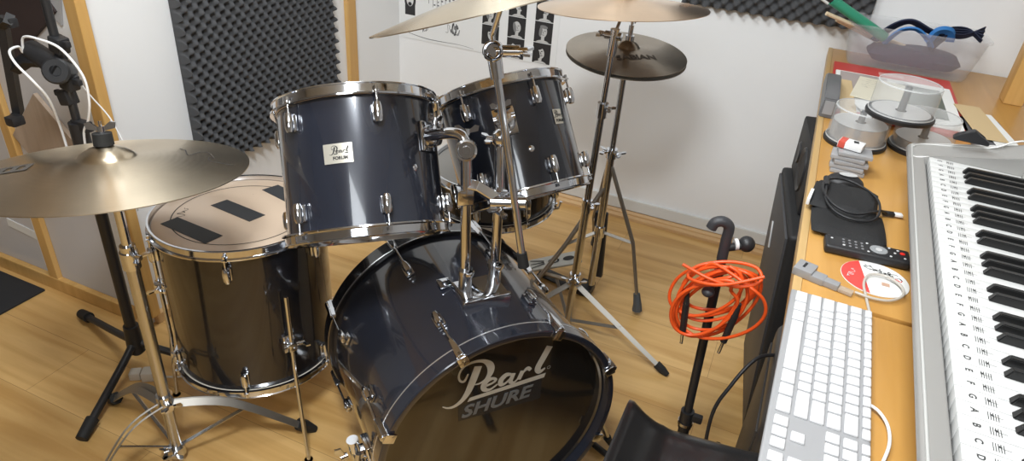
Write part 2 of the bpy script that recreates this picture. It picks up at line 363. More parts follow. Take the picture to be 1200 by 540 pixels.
def bass_lug(t):
    bm = B(); box(bm, (.008, .022, .036), (.276, 0, -.13), bev=.003)
    lathe(bm, [(0, -.018), (.007, -.016), (.0095, -.006), (.0095, .008), (.0075, .018), (0, .02)], 16, T(.287, 0, -.13)); bmesh.ops.transform(bm, matrix=Rz(t), verts=bm.verts); return bm
MBr = MB @ T(0, 0, -.457) @ Ry(pi)
for k in range(8):
    t = math.radians(22.5+45*k)
    l_ = obj('lug', bass_lug(t), chrome, bass, MB); obj('tension_rod', bass_rod(t), chrome, l_, MB); obj('claw_hook', claw(t), chrome, bass, MB)
    l_ = obj('lug', bass_lug(t), chrome, bass, MBr); obj('tension_rod', bass_rod(t), chrome, l_, MBr); obj('claw_hook', claw(t), chrome, bass, MBr)
for s, t in ((1, math.radians(189)), (-1, math.radians(-17))):   # spurs
    bm = B(); A = Rz(t)
    box(bm, (.012, .05, .05), (.276, 0, -.10), bev=.004); lathe(bm, [(0, 0), (.016, 0), (.016, .03), (.012, .034), (0, .034)], 20, T(.278, 0, -.10) @ Ry(pi/2)); cyl(bm, (.3, -.024, -.10), (.3, .024, -.10), .011)
    if s > 0: wing(bm, (.318, -.004, -.10), (1, 0, 0), 1.3); cyl(bm, (.30, -.045, -.10), (.30, .03, -.10), .013)
    bmesh.ops.transform(bm, matrix=A @ T(0, 0, -.02 if s > 0 else 0), verts=bm.verts); br_ = obj('spur_bracket', bm, chrome, bass, MB)
    p0 = MB @ (A @ V((.3, 0, -.10))); foot = V((p0.x, p0.y, .012))+(brt*(-s)*.13+bn*.06)*1.0
    if s > 0: foot = V((-.665, .80, .012))
    else: foot = V((-.185, 1.36, .012)) if False else p0+V((.07, .07, -p0.z+.012))
    bm = cyl(B(), p0+V((0, 0, .02)), foot, .0065); obj('spur_leg', bm, chrome_d, bass)
    bm = B(); d = (foot-p0).normalized(); cyl(bm, foot-d*.03, foot, .011, .008); obj('spur_foot', bm, rubber, bass)
# tom mount on bass
bm = B()
Mt = M4(((brt.x, bn.x, 0, -.507), (brt.y, bn.y, 0, 1.115), (0, 0, 1, .563), (0, 0, 0, 1)))   # x along brt, y along bn(front)
box(bm, (.104, .078, .022), (0, .006, .002), bev=.007); box(bm, (.112, .012, .030), (0, .046, -.002), bev=.004)
bmesh.ops.transform(bm, matrix=Mt, verts=bm.verts)
holder = thing('tom_holder', (-.507, 1.115, .57), 'chrome double tom holder standing on top of the navy bass drum', 'drum hardware')
obj('base_plate', bm, chrome, holder)
bm = B(); box(bm, (.03, .03, .006), (-.06, -.05, .0), bev=.002); bmesh.ops.transform(bm, matrix=Mt, verts=bm.verts); obj('corner_plate', bm, chrome, holder)
PL = (V((-.5268, 1.088, .572)), V((-.538, 1.098, .80))); PR = (V((-.484, 1.143, .572)), V((-.486, 1.145, .79)))
for a, b in (PL, PR):
    obj('post', cyl(B(), a, b, .0105), chrome, holder); bm = B(); cyl(bm, a, a+V((0, 0, .045)), .0145); cyl(bm, a+V((0, 0, .045)), a+V((0, 0, .055)), .0165)
    box(bm, (.012, .02, .01), a+V((.014, -.006, .05)), bev=.002); obj('post_sleeve', bm, chrome_d, holder)
J1 = V((-.545, 1.106, .893)); J2 = V((-.500, 1.165, .905)); K1 = V((-.640, 1.120, .893)); 
bm = B(); box(bm, (.034, .03, .035), PL[1]+V((-.004, 0, -.005)), R=Rz(.7).to_3x3(), bev=.004); obj('clamp_block', bm, chrome, holder)
bm = B(); tube(bm, [PL[1]+V((0, 0, .01)), J1], .012); ball(bm, J1, .021)
lathe(bm, [(0, .012), (.016, .014), (.018, .022), (.021, .024), (.021, .032), (.017, .033), (.015, .028), (.009, .028), (.008, .033), (0, .033)], 28, T(*J1) @ frame(V((.38, -.8, .30))))
tube(bm, smoothpts([J1, J1+V((-.012, .004, .022)), J1+V((-.04, .006, .022)), K1], 6), .0115); obj('tom_arm', bm, chrome, holder)
bm = B(); bp1 = V((-.515, 1.105, .825)); bp2 = V((-.462, 1.13, .785)); tube(bm, [PL[1]+V((-.01, 0, .02)), PL[1]+V((.02, .008, .018)), bp2+V((-.012, 0, .0)), bp2], .011, sq=.8); bmesh.ops.bevel(bm, geom=bm.edges[:], offset=.002, segments=1, affect='EDGES')
cyl(bm, bp2+V((-.03, -.012, .0)), bp2+V((.035, .014, .004)), .015); box(bm, (.03, .026, .03), PR[1]+V((0, 0, .0)), R=Rz(.7).to_3x3(), bev=.004); obj('clamp_arm', bm, chrome, holder)
MT2 = dframe((-.6425, 1.4638, .889), (-.571, .381, 1)); MT1 = dframe((-.8416, 1.1637, .905), (-.442, .505, 1))
K2 = MT2 @ (Rz(math.radians(58)) @ V((.155, 0, -.10)))
bm = B(); tube(bm, [PR[1]+V((0, .0, .0)), J2], .011); ball(bm, J2, .019); tube(bm, smoothpts([J2, J2+V((.0, .02, .012)), K2], 6), .0105)
obj('tom_arm', bm, chrome, holder)
for c_, d_ in ((J2+V((-.012, -.012, 0)), (-.7, -.5, .1)), (bp2+V((-.005, -.015, -.008)), (-.2, -1, -.4)), (J1+V((-.01, .02, .02)), (-.2, .3, 1))):
    obj('wing_nut', wing(B(), c_, d_), chrome, holder)
# rack toms
tom1, M1 = drum('rack_tom', (-.78, 1.09, .62), 'larger navy rack tom with a Pearl FORUM badge, left of the holder', 'drum', (-.8416, 1.1637, .905), (-.442, .505, 1), .1635, .2925, 6, 38, navy, headclear)
tom2, M2 = drum('rack_tom', (-.58, 1.42, .62), 'smaller dark rack tom tilted behind the thin chrome rod, near back wall', 'drum', (-.6425, 1.4638, .889), (-.571, .381, 1), .1505, .2725, 6, 28, navy, headclear)
def bracket(root, M, t, z, R):
    bm = B(); A = Rz(math.radians(t)) @ T(R, 0, z)
    box(bm, (.008, .05, .062), (.003, 0, 0), bev=.003); lathe(bm, [(0, 0), (.022, 0), (.024, .01), (.021, .026), (.014, .03), (0, .03)], 28, Ry(pi/2)); cyl(bm, (.02, -.024, .006), (.02, .024, .006), .008)
    bmesh.ops.transform(bm, matrix=A, verts=bm.verts); obj('mount_bracket', bm, chrome, root, M)
    obj('wing_nut', wing(B(), A @ V((.022, 0, .024)), A.to_3x3() @ V((.3, 0, 1))), chrome, root, M)
bracket(tom1, M1, 140, -.10, .1635); bracket(tom2, M2, 58, -.10, .1505)
def badge(root, M, t, z, R, wd=.056, ht=.038, txt=True):
    bm = B(); n = 12; rows = []
    for k in range(2):
        rr = R+.0006+.0012*k
        rows.append([[bm.verts.new((rr*cos(a), rr*sin(a), zz)) for a in [math.radians(t)+(-.5+i/n)*wd/R for i in range(n+1)]] for zz in (z-ht/2, z+ht/2)])
    for i in range(n):
        bm.faces.new((rows[1][0][i], rows[1][0][i+1], rows[1][1][i+1], rows[1][1][i]))
        for k in (0, 1): bm.faces.new((rows[0][k][i], rows[0][k][i+1], rows[1][k][i+1], rows[1][k][i]))
    bdg = obj('badge', bm, mat('badge_silver', (.66, .63, .55), .3, .5), root, M)
    # writing wrapped round the shell: viewer's left-to-right is +angle or -angle depending on the frame
    def wrap(me_or_bm, sx, x0, z0, m, nm):
        for v in me_or_bm:
            a = math.radians(t)+(v.co.x*sx+x0)/R; rr = R+.0022+max(v.co.z, 0)*.3; zz = z0+v.co.y*sx; v.co = V((rr*cos(a), rr*sin(a), zz))
    bm = pearl_bm(.155, h=.0001); wrap(bm.verts, 1, .004, z-.019, None, 'x'); obj('badge_script', bm, ink, bdg, M, sm=False)
    me = text_mesh('FORUM', .0085, 0, .0004, 'CENTER', .00005); wrap(me.vertices, 1, .004, z-.012, None, 'x'); me.materials.append(ink); link('badge_lettering', me, bdg, M)
badge(tom1, M1, 70, -.13, .1635); badge(tom2, M2, 109, -.11, .1505, .03, .034)
for root, M, t, z, R in ((tom1, M1, 124, -.165, .1635), (tom2, M2, 74, -.17, .1505)):
    bm = lathe(B(), [(0, .003), (.003, .003), (.007, .001), (.007, 0)], 16, Rz(math.radians(t)) @ T(R, 0, z) @ Ry(pi/2)); obj('vent_grommet', bm, chrome, root, M)
# floor tom
ft, MF = drum('floor_tom', (-1.15, 1.12, 0), 'dark navy floor tom with three black tape strips on its head', 'drum', (-1.164, 1.112, .574), (-.032, .032, 1), .2015, .4217, 6, 18, blackwrap, headclear)
bm = lathe(B(), [(.158, .0003), (.1605, .0003)], 96, T(0, 0, -.0088)); obj('ring_line', bm, ink, ft, MF, sm=False)
tape = mat('gaffer_tape', (.03, .032, .036), .6)
e = M4(((MF[0][0], MF[0][1]), (MF[1][0], MF[1][1]))) if False else None
def ft_loc(x, y):   # world xy on the head -> drum frame
    p = MF.inverted() @ V((x, y, .566)); return p
def tape_strip(pts):
    bm = B(); vs = [ft_loc(*p) for p in pts]; a = [bm.verts.new((v.x, v.y, -.0086)) for v in vs]; b = [bm.verts.new((v.x, v.y, -.0078)) for v in vs]; n = len(a)
    bm.faces.new(b); [bm.faces.new((a[i], a[(i+1) % n], b[(i+1) % n], b[i])) for i in range(n)]
    obj('tape_strip', bm, tape, ft, MF, sm=False)
for p in ([(-1.284, .977), (-1.276, 1.021), (-1.118, 1.004), (-1.124, .957)], [(-1.256, 1.107), (-1.245, 1.151), (-1.105, 1.132), (-1.114, 1.087)], [(-1.21, 1.240), (-1.195, 1.285), (-1.06, 1.250), (-1.075, 1.205)]): tape_strip(p)
GEL = ((-1.212, 1.209), (-1.181, 1.18), (-1.287, 1.045))
bm = B(); [lathe(bm, [(0, 0), (.007, 0), (.008, .0015), (.005, .003), (0, .0032)], 16, T(*q) @ T(0, 0, -.0088)) for q in (ft_loc(*GEL[0]), ft_loc(*GEL[1]))]
obj('gel_damper', bm, mat('clear_gel', (.5, .42, .36), .1, coat=1), ft, MF)
def scribble(seed, w_, h_, n, wd, z=0):
    rnd = random.Random(seed); bm = B()
    pts = [(i/n*w_-w_/2+rnd.uniform(-.12, .12)*w_, rnd.uniform(-.5, .5)*h_, wd*rnd.uniform(.5, 1.2)) for i in range(n+1)]
    return ribbon(bm, pts, z, .0002)
q = ft_loc(*GEL[2]); obj('maker_mark', scribble(3, .045, .022, 12, .0018), ink, ft, MF @ T(q.x, q.y, -.0088) @ Rz(1.4), sm=False)
def rod_leg(pts_top, pts_bot, R0, mid=None):
    bm = B(); tube(bm, [pts_top]+(mid or [])+[pts_bot], .0052); l_ = obj('leg', bm, chrome, ft)
    d = (V(pts_bot)-V(pts_top)).normalized(); bm = B(); cyl(bm, V(pts_bot)-V((0, 0, .035)), V(pts_bot)-V((0, 0, .0)), .008, .011); obj('rubber_tip', bm, rubber, l_)
def leg_bracket(t, z):
    bm = B(); A = Rz(math.radians(t)) @ T(.2015, 0, z); box(bm, (.008, .03, .05), (.003, 0, 0), bev=.003); box(bm, (.026, .022, .024), (.016, 0, 0), bev=.005); cyl(bm, (.016, -.02, 0), (.016, .026, 0), .006)
    bmesh.ops.transform(bm, matrix=A, verts=bm.verts); obj('leg_bracket', bm, chrome, ft, MF)
    obj('wing_nut', wing(B(), A @ V((.018, .02, 0)), A.to_3x3() @ V((0, 1, 0))), chrome, ft, MF)
for t, tip in ((110, V((-.882, .943, 0))), (-8, V((-1.40, .98, 0))), (230, V((-1.2, 1.40, 0)))):
    leg_bracket(t, -.285 if t != -8 else -.20)
    top = MF @ (Rz(math.radians(t)) @ V((.219, 0, -.14 if t > 0 else -.06))); mid = MF @ (Rz(math.radians(t)) @ V((.219, 0, -.36)))
    if t == -8: tip = V((mid.x-.02, mid.y-.01, 0))
    rod_leg(top, tip, 0, [mid])
# snare behind the toms
snare, MS = drum('snare_drum', (-.75, 1.71, .43), 'dark snare drum half hidden below the smaller rack tom', 'drum', (-.75, 1.71, .575), (-.05, -.05, 1), .178, .14, 8, 10, blackwrap, mat('grey_drum_head', (.20, .19, .175), .5))
st = thing('snare_stand', (-.75, 1.71, 0), 'chrome snare stand below the dark snare drum', 'drum hardware')
bm = B(); cyl(bm, (-.75, 1.71, .08), (-.75, 1.71, .375), .011); obj('pole', bm, chrome, st)
for k in range(3):
    a = 2*pi/3*k+.4; obj('basket_arm', tube(B(), [(-.75, 1.71, .365), (-.75+.13*cos(a), 1.71+.13*sin(a), .405), (-.743+.2*cos(a), 1.717+.2*sin(a), .427), (-.743+.205*cos(a), 1.717+.205*sin(a), .45)], .005), chrome, st)
    a += pi/3; obj('leg', tube(B(), [(-.75, 1.71, .25), (-.75+.2*cos(a), 1.71+.2*sin(a), .008)], .008, sq=.4), chrome, st)

# ------------------------------------------------------------------ cymbals
def cym_prof(R, bell=.2, hb=.022, hw=.028):
    def z(r):
        t = r/R
        zz = hw*(1-t**1.35)
        if t < bell: zz += hb*(1-(t/bell)**2)**.75
        return zz
    return z
def cymbal(name, label, c, ax, R, m, hw=.028, hb=.022, flip=False):
    z = cym_prof(R, .2, hb, hw); M = dframe(c, ax); N = 60
    pr = [(R*i/N, z(R*i/N)) for i in range(1, N+1)]; pr[0] = (.006, pr[0][1])
    prof = pr+[(r, zz-.0016) for r, zz in pr[::-1]]
    if flip: prof = [(r, -zz) for r, zz in prof]
    o = obj(name, lathe(B(), prof, 128, close=True), m, None, M, ang=60); tag(o, label, 'cymbal'); return o, M, z
def on_cym(o, M, z, me_verts, r, ang, rot, s=1):
    """wrap flat art onto the cymbal: centre at (r, ang), rotated rot"""
    A = Rz(ang) @ T(r, 0, 0) @ Rz(rot)
    for v in me_verts:
        p = A @ V((v.co.x*s, v.co.y*s, 0)); v.co = V((p.x, p.y, z(math.hypot(p.x, p.y))+.0009))
ridem = cymmat('ride_brass', (.72, .62, .47), .29); hatm = cymmat('hat_bronze', (.36, .31, .25), .34); crashm = cymmat('crash_bronze', (.80, .60, .42), .28); crashm2 = cymmat('crash_brass', (.80, .70, .54), .26)
ride, MR, zr = cymbal('ride_cymbal', 'large dull brass ride cymbal in left foreground over the floor tom', (-1.155, .796, .815), (-.1112, .1324, 1), .254, ridem, .032, .02)
hat, MH, zh = cymbal('hi_hat_cymbal', 'dark bronze upper hi-hat cymbal with faded lettering on its stand', (-.469, 1.989, .884), (.0373, -.0738, 1), .178, hatm, .022, .018)
hat2, _, _ = cymbal('hi_hat_cymbal', 'lower hi-hat cymbal showing only as a dark rim beneath the upper one', (-.469, 1.989, .872), (.0373, -.0738, 1), .178, hatm, .022, .018, True)
cr1, MC1, z1 = cymbal('crash_cymbal', 'tilted golden crash cymbal at top centre, above both rack toms', (-.488, 1.098, 1.178), (-.36, .05, 1), .2285, crashm2, .030, .02)
cr2, MC2, z2 = cymbal('crash_cymbal', 'orange-bronze crash cymbal at top, right above the hi-hat', (-.467, 1.858, 1.037), (-.0888, .0625, 1), .2285, crashm, .03, .02)
# markings
def cam_ang(M):  # direction in the cymbal plane that points to the right of the picture
    v = M.to_3x3().inverted() @ cr; return math.atan2(v.y, v.x)
a0 = cam_ang(MR)
bm = scribble(11, .15, .05, 10, .0030); on_cym(ride, MR, zr, bm.verts, .170, a0+.42, -.42-.5); obj('signature', bm, mat('marker_ink', (.06, .05, .045), .6), ride, MR, sm=False)
bm = B(); g = [[bm.verts.new((-.05+.1*i/10, -.02+.04*j/4, 0)) for i in range(11)] for j in range(5)]
[bm.faces.new((g[j][i], g[j][i+1], g[j+1][i+1], g[j+1][i])) for j in range(4) for i in range(10) if not (j in (1, 2) and i in (1, 2, 4, 6, 8))]
on_cym(ride, MR, zr, bm.verts, .180, a0+pi+.33, pi-.1, 1.1); obj('maker_stamp', bm, mat('stamp_grey', (.09, .08, .07), .7, .1), ride, MR, sm=False)
a0 = cam_ang(MH); me = text_mesh('SABIAN', .036, 0, .0012, 'CENTER', 0); on_cym(hat, MH, zh, me.vertices, .085, a0-1.35, pi/2); me.materials.append(mat('faded_ink', (.13, .11, .09), .6, .4)); link('maker_lettering', me, hat, MH)
a0 = cam_ang(MC2); me = text_mesh('SABIAN', .03, 0, .0006, 'CENTER', 0); on_cym(cr2, MC2, z2, me.vertices, .18, a0-.05, pi/2-.4); me.materials.append(mat('faded_ink2', (.35, .22, .14), .5, .6)); link('maker_lettering', me, cr2, MC2)
a0 = cam_ang(MC1); bm = scribble(14, .07, .014, 12, .0022); on_cym(cr1, MC1, z1, bm.verts, .15, a0-.9, pi/2); obj('maker_mark', bm, MATS['faded_ink2'], cr1, MC1, sm=False)

# ------------------------------------------------------------------ stands
leg_metal = mat('satin_metal', (.36, .34, .31), .5, 1)
def strap_leg(root, a, b, m=leg_metal, wd=.009, gap=.0, foot=True):
    a = V(a); b = V(b); d = (b-a).normalized()
    bm = B(); side = V((0, 0, 1)).cross(d).normalized()*.0065
    for s in (-1, 1): tube(bm, [a+side*s, b+side*s*.6], .0042, sq=.9)
    l_ = obj('leg', bm, m, root)
    if foot:
        bm = B(); tube(bm, [b-d*.012, b+d*.012, b+d*.035], lambda t: .013 if t < .6 else .008, seg=8); l2 = obj('rubber_foot', bm, rubber, l_)
    return l_
# ride stand
s1 = thing('cymbal_stand', (-1.165, .797, 0), 'chrome stand carrying the large brass ride cymbal at left', 'cymbal stand')
rp = lambda z: V((-1.155-.012*(1-z), .796, z))
obj('lower_tube', cyl(B(), rp(.03), rp(.62), .0135), chrome_d, s1)
obj('upper_tube', cyl(B(), rp(.62), rp(.80), .0095), chrome, s1)
bm = B(); cyl(bm, rp(.59), rp(.63), .018); cyl(bm, rp(.63), rp(.645), .015); obj('tube_clamp', bm, chrome, s1); obj('wing_nut', wing(B(), rp(.62)+V((.017, .0, 0)), (1, .3, 0)), chrome, s1)
bm = B(); rt_ = rp(.80); ball(bm, rt_, .014); cyl(bm, rt_, V((-1.162, .803, .885)), .004, seg=10); obj('tilter', bm, chrome, s1)
top = MR @ V((0, 0, .053)); axr = (MR.to_3x3() @ V((0, 0, 1)))
obj('cymbal_felt', cyl(B(), top-axr*.001, top+axr*.022, .018, .017), rubber, s1)
bm = B(); cyl(bm, top+axr*.02, top+axr*.045, .003, seg=8); wing(bm, top+axr*.022, axr, 1.1); obj('top_wing_nut', bm, chrome, s1)
hub = rp(.20)
bm = B(); cyl(bm, hub+V((0, 0, -.02)), hub+V((0, 0, .025)), .019); [wing(bm, hub+V((.018, -.004, 0)), (1, -.5, .2))]; obj('hub', bm, chrome, s1)
bm = B(); cyl(bm, rp(.025), rp(.05), .02); wing(bm, rp(.04)+V((.01, -.015, 0)), (.6, -1, 0)); wing(bm, rp(.04)+V((-.01, -.015, 0)), (-.6, -1, 0)); obj('lower_collar', bm, chrome, s1)
for f in (V((-.945, 1.015, .02)), V((-1.46, .855, .02)), V((-1.245, .60, .02))):
    m_ = hub.lerp(f, .45)+V((0, 0, .045)); bm = B(); side = V((0, 0, 1)).cross((f-hub)).normalized()*.008
    for s in (-1, 1): tube(bm, smoothpts([hub+side*s, m_+side*s, f+side*s*.5], 6), .009, sq=.2)
    l_ = obj('leg', bm, leg_metal, s1); d = (f-m_).normalized()
    obj('rubber_foot', tube(B(), [f-d*.025, f, f+d*.03], lambda t: .017 if t < .7 else .010, seg=8), rubber, l_)
    obj('brace', tube(B(), [rp(.045), hub.lerp(f, .55)+V((0, 0, .03))], .004, sq=.5), chrome_d, s1)
# boom rod for crash 1
rod = thing('cymbal_boom_rod', (-.408, 1.107, .66), 'thin chrome cymbal rod clamped to the tom holder, black rubber tip below', 'cymbal stand')
ra = V((-.409, 1.112, .672)); rb = V((-.512, 1.135, 1.085))
obj('rod', cyl(B(), ra, rb, .0078), chrome, rod); d = (rb-ra).normalized()
obj('rubber_tip', cyl(B(), ra-d*.012, ra+d*.02, .012, .0105), rubber, rod)
obj('sleeve', cyl(B(), rb-d*.05, rb-d*.0, .013, .014), chrome, rod)
bm = B(); F = T(*rb) @ frame(V((.30, -.91, .25))); lathe(bm, [(0, -.022), (.016, -.022), (.019, -.012), (.019, .018), (.016, .022), (.0125, .018), (.0125, .008), (.006, .008), (.006, .016), (0, .016)], 28, F); cyl(bm, rb, rb+V((.045, .016, .004)), .011); obj('tilter', bm, chrome, rod)
obj('wing_nut', wing(B(), rb+V((.045, .016, .004)), (1, .3, .1), 1.2), chrome, rod)
c1 = MC1 @ V((0, 0, .03)); n1 = MC1.to_3x3() @ V((0, 0, 1))
obj('cymbal_post', tube(B(), [rb, rb+V((-.004, 0, .03)), c1-n1*.035, c1+n1*.04], .0052), chrome, rod)
bm = B(); cyl(bm, c1-n1*.03, c1-n1*.0, .014); obj('cymbal_felt', bm, rubber, rod)
obj('top_wing_nut', wing(B(), c1+n1*.025, n1), chrome, rod)
# boom/straight stand for crash 2
s2 = thing('cymbal_stand', (-.475, 1.775, 0), 'tall chrome tripod stand holding the orange-bronze crash in front of hi-hat', 'cymbal stand')
sp = lambda z: V((-.475+.018*z, 1.775, z))
obj('lower_tube', cyl(B(), sp(.015), sp(.48), .0125), chrome_d, s2); obj('middle_tube', cyl(B(), sp(.48), sp(.785), .0105), chrome_d, s2); obj('upper_tube', cyl(B(), sp(.785), sp(.99), .0082), chrome, s2)
for zz in (.48, .785):
    bm = B(); cyl(bm, sp(zz-.03), sp(zz+.012), .0155); obj('tube_clamp', bm, chrome, s2); obj('wing_nut', wing(B(), sp(zz)+V((.014, -.004, 0)), (1, -.2, 0)), chrome, s2)
bm = B(); cyl(bm, sp(.93), sp(1.0), .0125); cyl(bm, sp(.982)+V((-.025, 0, 0)), sp(.982)+V((.02, 0, 0)), .0105); obj('tilter', bm, chrome, s2); obj('wing_nut', wing(B(), sp(.982)+V((-.025, 0, 0)), (-1, -.1, 0), 1.1), chrome, s2)
n2 = MC2.to_3x3() @ V((0, 0, 1)); c2 = MC2 @ V((0, 0, .04)); obj('cymbal_post', tube(B(), [sp(.985), c2-n2*.06, c2+n2*.04], .0045), chrome, s2)
obj('cymbal_felt', cyl(B(), c2-n2*.03, c2-n2*.008, .013), rubber, s2); obj('top_wing_nut', wing(B(), c2+n2*.02, n2), chrome, s2)
h2 = sp(.19); bm = B(); cyl(bm, sp(.17), sp(.222), .018); wing(bm, h2+V((.015, -.01, .01)), (1, -.6, .2)); wing(bm, h2+V((-.012, -.012, .01)), (-.6, -1, .1)); obj('hub', bm, chrome, s2)
for f in (V((-.145, 1.71, .02)), V((-.70, 1.60, .02)), V((-.655, 2.01, .02))):
    strap_leg(s2, h2+V((0, 0, .0)), f); obj('brace', tube(B(), [sp(.035), h2.lerp(f, .55)], .005, sq=.5), leg_metal, s2)
# hi-hat stand
s3 = thing('hi_hat_stand', (-.469, 1.989, 0), 'chrome hi-hat stand with grey footboard, behind the crash stand', 'cymbal stand')
hp = lambda z: V((-.466, 1.99, z))
obj('lower_tube', cyl(B(), hp(.05), hp(.56), .013), chrome_d, s3); obj('upper_tube', cyl(B(), hp(.56), hp(.865), .0095), chrome_d, s3); obj('pull_rod', cyl(B(), hp(.86), hp(.985), .003), chrome, s3)
bm = B(); cyl(bm, hp(.545), hp(.575), .018); obj('tube_clamp', bm, chrome, s3); obj('wing_nut', wing(B(), hp(.56)+V((.016, 0, 0)), (1, -.2, .2), 1.2), chrome, s3); obj('wing_nut', wing(B(), hp(.56)+V((-.016, 0, 0)), (-1, -.2, .2), 1.2), chrome, s3)
bm = B(); cyl(bm, hp(.918), hp(.935), .013); cyl(bm, hp(.935), hp(.965), .0075); wing(bm, hp(.968), (.3, .2, 1), .8); obj('clutch', bm, chrome, s3)
obj('cymbal_seat', cyl(B(), hp(.835), hp(.855), .018, .022), black, s3)
for tp, md, ft_ in ((hp(.53), V((-.348, 2.005, .25)), V((-.285, 1.967, .03))), (hp(.53), V((-.53, 2.16, .22)), V((-.556, 2.33, .02))), (hp(.45), V((-.56, 1.93, .22)), V((-.66, 1.86, .02)))):
    bm = B(); sd = V((0, 0, 1)).cross(md-tp).normalized()*.006
    for s in (-1, 1): tube(bm, [tp+sd*s, md+sd*s, ft_+sd*s], .0052)
    l_ = obj('leg', bm, leg_metal, s3); d = (ft_-md).normalized(); obj('rubber_foot', tube(B(), [ft_-d*.05, ft_-d*.01, ft_+V((0, 0, -.014))], lambda t: .012+.006*t, seg=8), mat('grey_rubber', (.07, .08, .09), .6), l_)
    obj('brace', tube(B(), [hp(.27), md], .005, sq=.5), leg_metal, s3)
bm = B(); box(bm, (.045, .02, .26), (-.470, 2.035, .19), R=Ry(-.06).to_3x3(), bev=.006); obj('pedal_frame', bm, black, s3)
bm = B(); cyl(bm, hp(.25), hp(.29), .018); obj('brace_collar', bm, chrome, s3)
Fp = M4.LocRotScale(V((-.62, 2.015, .075)), (Rz(.48) @ Ry(-.25)).to_3x3().to_quaternion(), None)
bm = B(); prism(bm, [(-.10, -.028), (-.08, -.036), (.08, -.04), (.10, -.032), (.10, .032), (.08, .04), (-.08, .036), (-.10, .028)], .008); bmesh.ops.bevel(bm, geom=bm.edges[:], offset=.002, segments=1, affect='EDGES')
fb = obj('footboard', bm, mat('footboard_grey', (.50, .50, .47), .4, .4), s3, Fp)
bm = B(); lathe(bm, [(.010, 0), (.016, 0)], 28); bmesh.ops.scale(bm, vec=(1.3, 1, 1), verts=bm.verts); bm.verts.ensure_lookup_table(); lathe(bm, [(0, 0), (.014, 0)], 20, T(.055, 0, 0) @ M4.Diagonal((1.5, 1, 1, 1))); [ribbon(bm, [(-.035, y0_, .006), (-.085, y1_, .004)]) for y0_, y1_ in ((-.008, -.024), (.008, .024), (0, 0))]
obj('footboard_mark', bm, ink, fb, Fp @ T(0, 0, .0088), sm=False)
bm = B(); box(bm, (.17, .06, .006), (-.59, 2.02, .006), R=Rz(-.2).to_3x3(), bev=.002); box(bm, (.05, .07, .03), (-.485, 2.0, .02), bev=.005); obj('pedal_base', bm, black, s3)
# ------------------------------------------------------------------ things on the desk
# computer keyboard (player sits on the left, so its rows run along -y)
KB = T(.138, .786, ZD-.004) @ Rz(-pi/2-.018)     # local x = towards the near end, y = away from the player
kb = thing('computer_keyboard', (.14, .80, ZD-.004), 'flat white computer keyboard on aluminium, at the near end of the desk', 'keyboard')
kl, kw = .43, .117; kx0 = -.205
bm = B(); box(bm, (kl, kw, .008), (kx0+kl/2, 0, .005), bev=.0035, seg=3); obj('body', bm, mat('aluminium', (.37, .37, .38), .45, .2), kb, KB)
U = .01905; keym = mat('key_white', (.66, .66, .67), .45)
def kkey(x, row, w_=1, h_=1, par=kb, bmj=None):
    ys = [.0525, .0355, .0160, -.0030, -.0215, -.0405]; hh = [.0095, .0158, .0158, .0158, .0158, .0168][row]
    wd = w_*U-.0032; bm = bmj or B()
    box(bm, (wd, hh, .004), (kx0+.0045+(x+w_/2)*U, ys[row]-(.0018 if row == 5 else 0), .0105), bev=.0011, seg=1)
    if bmj is None: obj('key', bm, keym, kb, KB)
rows = [[1.07]*14, [1]*13+[2.], [1.5]+[1]*12+[1.5], [1.8]+[1]*11+[2.2], [2.3]+[1]*10+[2.7], [1.6, 1.3, 1.4, 6.2, 1.5, 1.3, 1.7]]
for r_, ws in enumerate(rows):
    x = 0
    for k in ws: kkey(x, r_, k); x += k
nx = 15.3
for r_ in (0, 1, 2): [kkey(nx+k, r_) for k in range(3)]
kkey(nx+1, 4); [kkey(nx+k, 5) for k in range(3)]
bm = B()
for r_ in range(6): [kkey(18.55+k, r_, 1, 1, kb, bm) for k in range(4)]
o = obj('key', bm, keym, kb, KB); o['kind'] = 'stuff'; o['label'] = 'number pad keys'
o = obj('cable', tube(B(), smoothpts([(.196, .772, .853), (.206, .764, .853), (.215, .745, .852), (.216, .715, .852), (.208, .68, .852), (.19, .62, .852), (.2, .5, .852), (.24, .3, .852)], 8), .0021), white, kb)
# stage piano
PA = math.radians(2.2); PM = M4(((cos(PA), sin(PA), 0, .2745), (-sin(PA), cos(PA), 0, 1.428), (0, 0, 1, .956), (0, 0, 0, 1)))  # x across, y towards the wall
pno = thing('stage_piano', (.35, 1.0, ZD), 'silver stage piano with note stickers on its white keys, on the desk', 'piano')
pw = .0236; nk = 45; LP = nk*pw
YF = M4(((1, 0, 0, 0), (0, 0, 1, 0), (0, 1, 0, 0), (0, 0, 0, 1)))
def pprism(y0, y1, poly, bev=.004):
    bm = B(); prism(bm, poly, y1-y0, T(0, y0, 0) @ YF)
    if bev: bmesh.ops.bevel(bm, geom=bm.edges[:], offset=bev, segments=3, affect='EDGES', profile=.6)
    return bm
zb = -.104
obj('front_lip', pprism(-LP-.002, .002, [(-.034, -.018), (.018, zb+.004), (.03, zb+.004), (-.0012, -.03), (-.0012, -.016), (-.006, -.006), (-.028, -.006), (-.034, -.011)], .003), silver, pno, PM)
bm = pprism(.0005, .075, [(-.034, -.018), (.018, zb+.002), (.36, zb+.002), (.36, .045), (.17, .045), (.12, .02), (-.0, .0), (-.027, -.004), (-.034, -.011)], .006); obj('end_cheek', bm, silver, pno, PM)
bm = pprism(-LP-.08, -LP-.0005, [(-.034, -.018), (.018, zb+.002), (.36, zb+.002), (.36, .045), (.17, .045), (.12, .02), (-.0, .0), (-.027, -.004), (-.034, -.011)], .006); obj('end_cheek', bm, silver, pno, PM)
obj('bottom_case', pprism(-LP, 0, [(.035, zb), (.355, zb), (.355, -.03), (.003, -.03)], 0), black, pno, PM)
